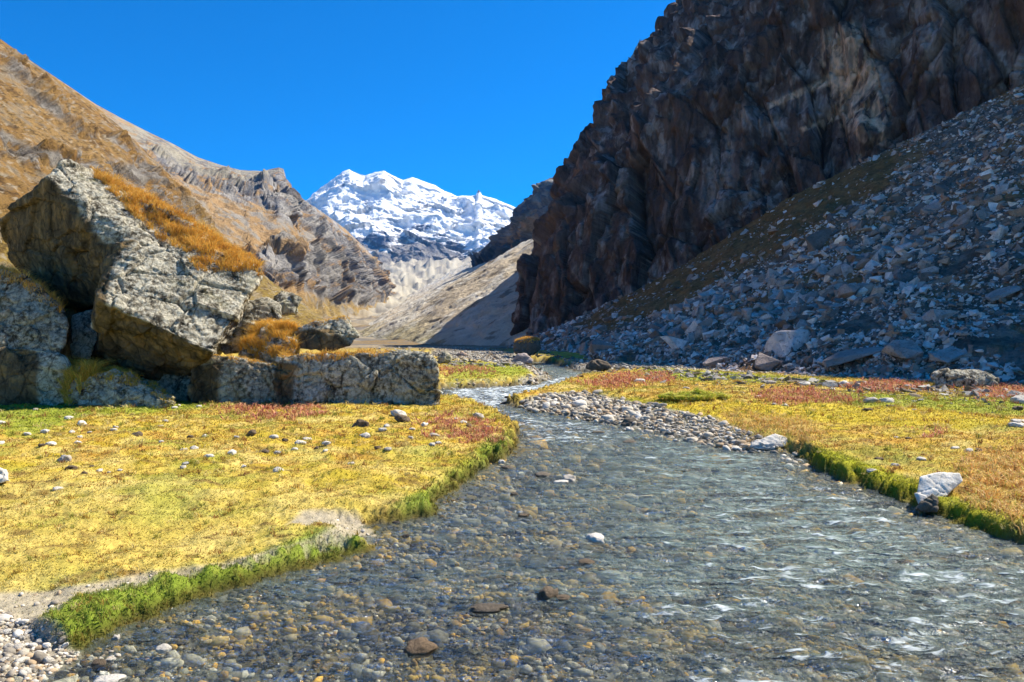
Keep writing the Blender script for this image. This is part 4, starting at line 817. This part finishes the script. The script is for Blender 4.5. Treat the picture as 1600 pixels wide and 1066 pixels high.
# separate straw tussocks and dead stems standing out of the short turf
rng, x, y, z, c, d, m = scatter(9000, 45, 470, 36)
k = np.where((d > .1) & (m['lowm'] < .3) & (fbm(np.c_[x, y, 0*x]*1.3+3, 3) > -.15))[0][:3400]
q = np.repeat(np.arange(len(k)), 14); sp = .018*np.clip(y[k][q]/8, .8, 2.5)[:, None]; base = np.c_[x, y, z-.006][k][q]+np.c_[rng.normal(size=(len(q), 2)), np.zeros(len(q))]*sp
tc = np.array([S(226, 204, 130, 1), S(196, 160, 74, 1), S(150, 150, 60, 1), S(160, 112, 60, 1)])[rng.integers(0, 4, len(k))][q]*(.7+.5*rng.random(len(q)))[:, None]
b = blades(base, tc, (.03+.035*rng.random(len(k)))[q]*np.clip(y[k][q]/9, .9, 1.8), .006*np.clip(y[k][q]/7, .8, 3), .9, rng)
tag(mk("dry_tussocks", b[0], b[1], M['blade'], b[2], smooth=False), kind="stuff")
# longer green grass on the banks
rng, x, y, z, c, d, m = scatter(420000, 60, 460, 32)
gm = np.maximum(m['gb'], m['ms']*.8); edge = ss(d, .5, .0)*(1-m['lowm'])
k = np.where((d > .0) & (rng.random(len(x)) < np.clip(gm+edge*.8*(y < 16), 0, 1)))[0][:130000]
clm = ss(fbm(np.c_[x, y, 0*x][k]*5+3, 3), -.5, .5)
hh = (.020+.045*clm)*np.clip(y[k]/8, .8, 1.6)*(.6+.4*m['gb'][k])
hh *= np.where(rng.random(len(k)) < .07, 1.9, 1); cg = mixc(c[k], S(122, 146, 44), m['gb'][k]*.4)*(.6+.7*rng.random(len(k)))[:, None]; cg = mixc(cg, S(190, 176, 84), (rng.random(len(k)) < .40)*.75); cg = mixc(cg, S(150, 120, 50), (d[k] < .12)*(rng.random(len(k)) < .5)*.8)
b = blades(np.c_[x, y, z-.01][k], cg, hh, .0065*np.clip(y[k]/8, .8, 2.5), .6, rng, curl=.7)
tag(mk("bank_grass", b[0], b[1], M['blade'], b[2], smooth=False), kind="stuff")
# hanging fringe over the lip of the banks
# red and orange low plants
rng, x, y, z, c, d, m = scatter(420000, 45, 180, 33)
k = np.where((d > .05) & (rng.random(len(x)) < m['rd']) & (fbm(np.c_[x, y, 0*x]*3, 3) > -.02))[0][:18000]
cg = np.array([S(200, 122, 100, 1), S(218, 152, 120, 1), S(160, 92, 72, .9), S(214, 176, 112, .9)])[rng.integers(0, 4, len(k))]*(.7+.6*rng.random(len(k)))[:, None]
b = blades(np.c_[x, y, z][k], cg, (.05+.05*rng.random(len(k)))*np.clip(y[k]/13, .8, 1.8), .016*np.clip(y[k]/12, .8, 2.5), 1.1, rng)
tag(mk("red_ground_cover", b[0], b[1], M['blade'], b[2], smooth=False), kind="stuff")
# tan dry plants near the right bank
rng, x, y, z, c, d, m = scatter(240000, 80, 420, 34, (1100, 1750))
k = np.where((d > .05) & (rng.random(len(x)) < m['tn']*.9) & (fbm(np.c_[x, y, 0*x]*4, 3) > .05))[0][:9000]
cg = np.array([S(220, 180, 110, 1), S(232, 196, 120, 1), S(200, 150, 92, 1), S(196, 184, 84, 1)])[rng.integers(0, 4, len(k))]*(.7+.6*rng.random(len(k)))[:, None]
b = blades(np.c_[x, y, z][k], cg, .06+.05*rng.random(len(k)), .012, 1.1, rng)
tag(mk("dry_meadow_plants", b[0], b[1], M['blade'], b[2], smooth=False), kind="stuff")
# leafy yellow-green bushes on the right meadow
rng = np.random.default_rng(40)
for cxp, cyp, wpx, hpx, lb in [(1085, 624, 110, 24, "broad low yellow green bush beyond the gravel bar"), ]:
    g = on_ground(cxp, cyp); W_ = wpx/FPX*g[1]; Hh = hpx/FPX*g[1]; n = 5200
    ang = rng.random(n)*6.283; rr = np.sqrt(rng.random(n)); q = np.c_[np.cos(ang)*rr*W_/2, np.sin(ang)*rr*W_*.35, np.zeros(n)]
    q[:, 2] = Hh*.45*(1-rr**2)*np.clip(.6+1.1*fbm(q*3.5+5, 3), 0, 1.4)*rng.random(n)**.5; kk = fbm(q*np.array([3, 3, 1])+2, 3) > -.25; q = q[kk]; n = len(q)
    cg = np.array([S(214, 208, 80, 1), S(190, 196, 70, 1), S(226, 206, 110, 1), S(160, 170, 60, 1)])[rng.integers(0, 4, n)]*(.7+.5*rng.random(n))[:, None]
    b = blades(q, cg, np.full(n, .09), .04, 1.3, rng)
    o = mk("low_bush", b[0], b[1], M['blade'], b[2], smooth=False); o.location = g; tag(o, lb, "bush")

# ------------------------------------------------------------------ air
hz = NB("haze"); pv = hz.n("ShaderNodeVolumePrincipled"); pv.inputs["Color"].default_value = (.10, .40, 1, 1); pv.inputs["Density"].default_value = 5e-5; pv.inputs["Anisotropy"].default_value = .2
hz.l(pv.outputs[0], hz.out.inputs["Volume"])
b8 = np.array([(x, y, z) for x in (-11500, 11500) for y in (-800, 5000) for z in (-12, 1050)], float)
F8 = np.array([(0, 1, 3, 2), (4, 6, 7, 5), (0, 4, 5, 1), (2, 3, 7, 6), (0, 2, 6, 4), (1, 5, 7, 3)])
tag(mk("haze", b8, F8, hz.m, smooth=False), kind="stuff")
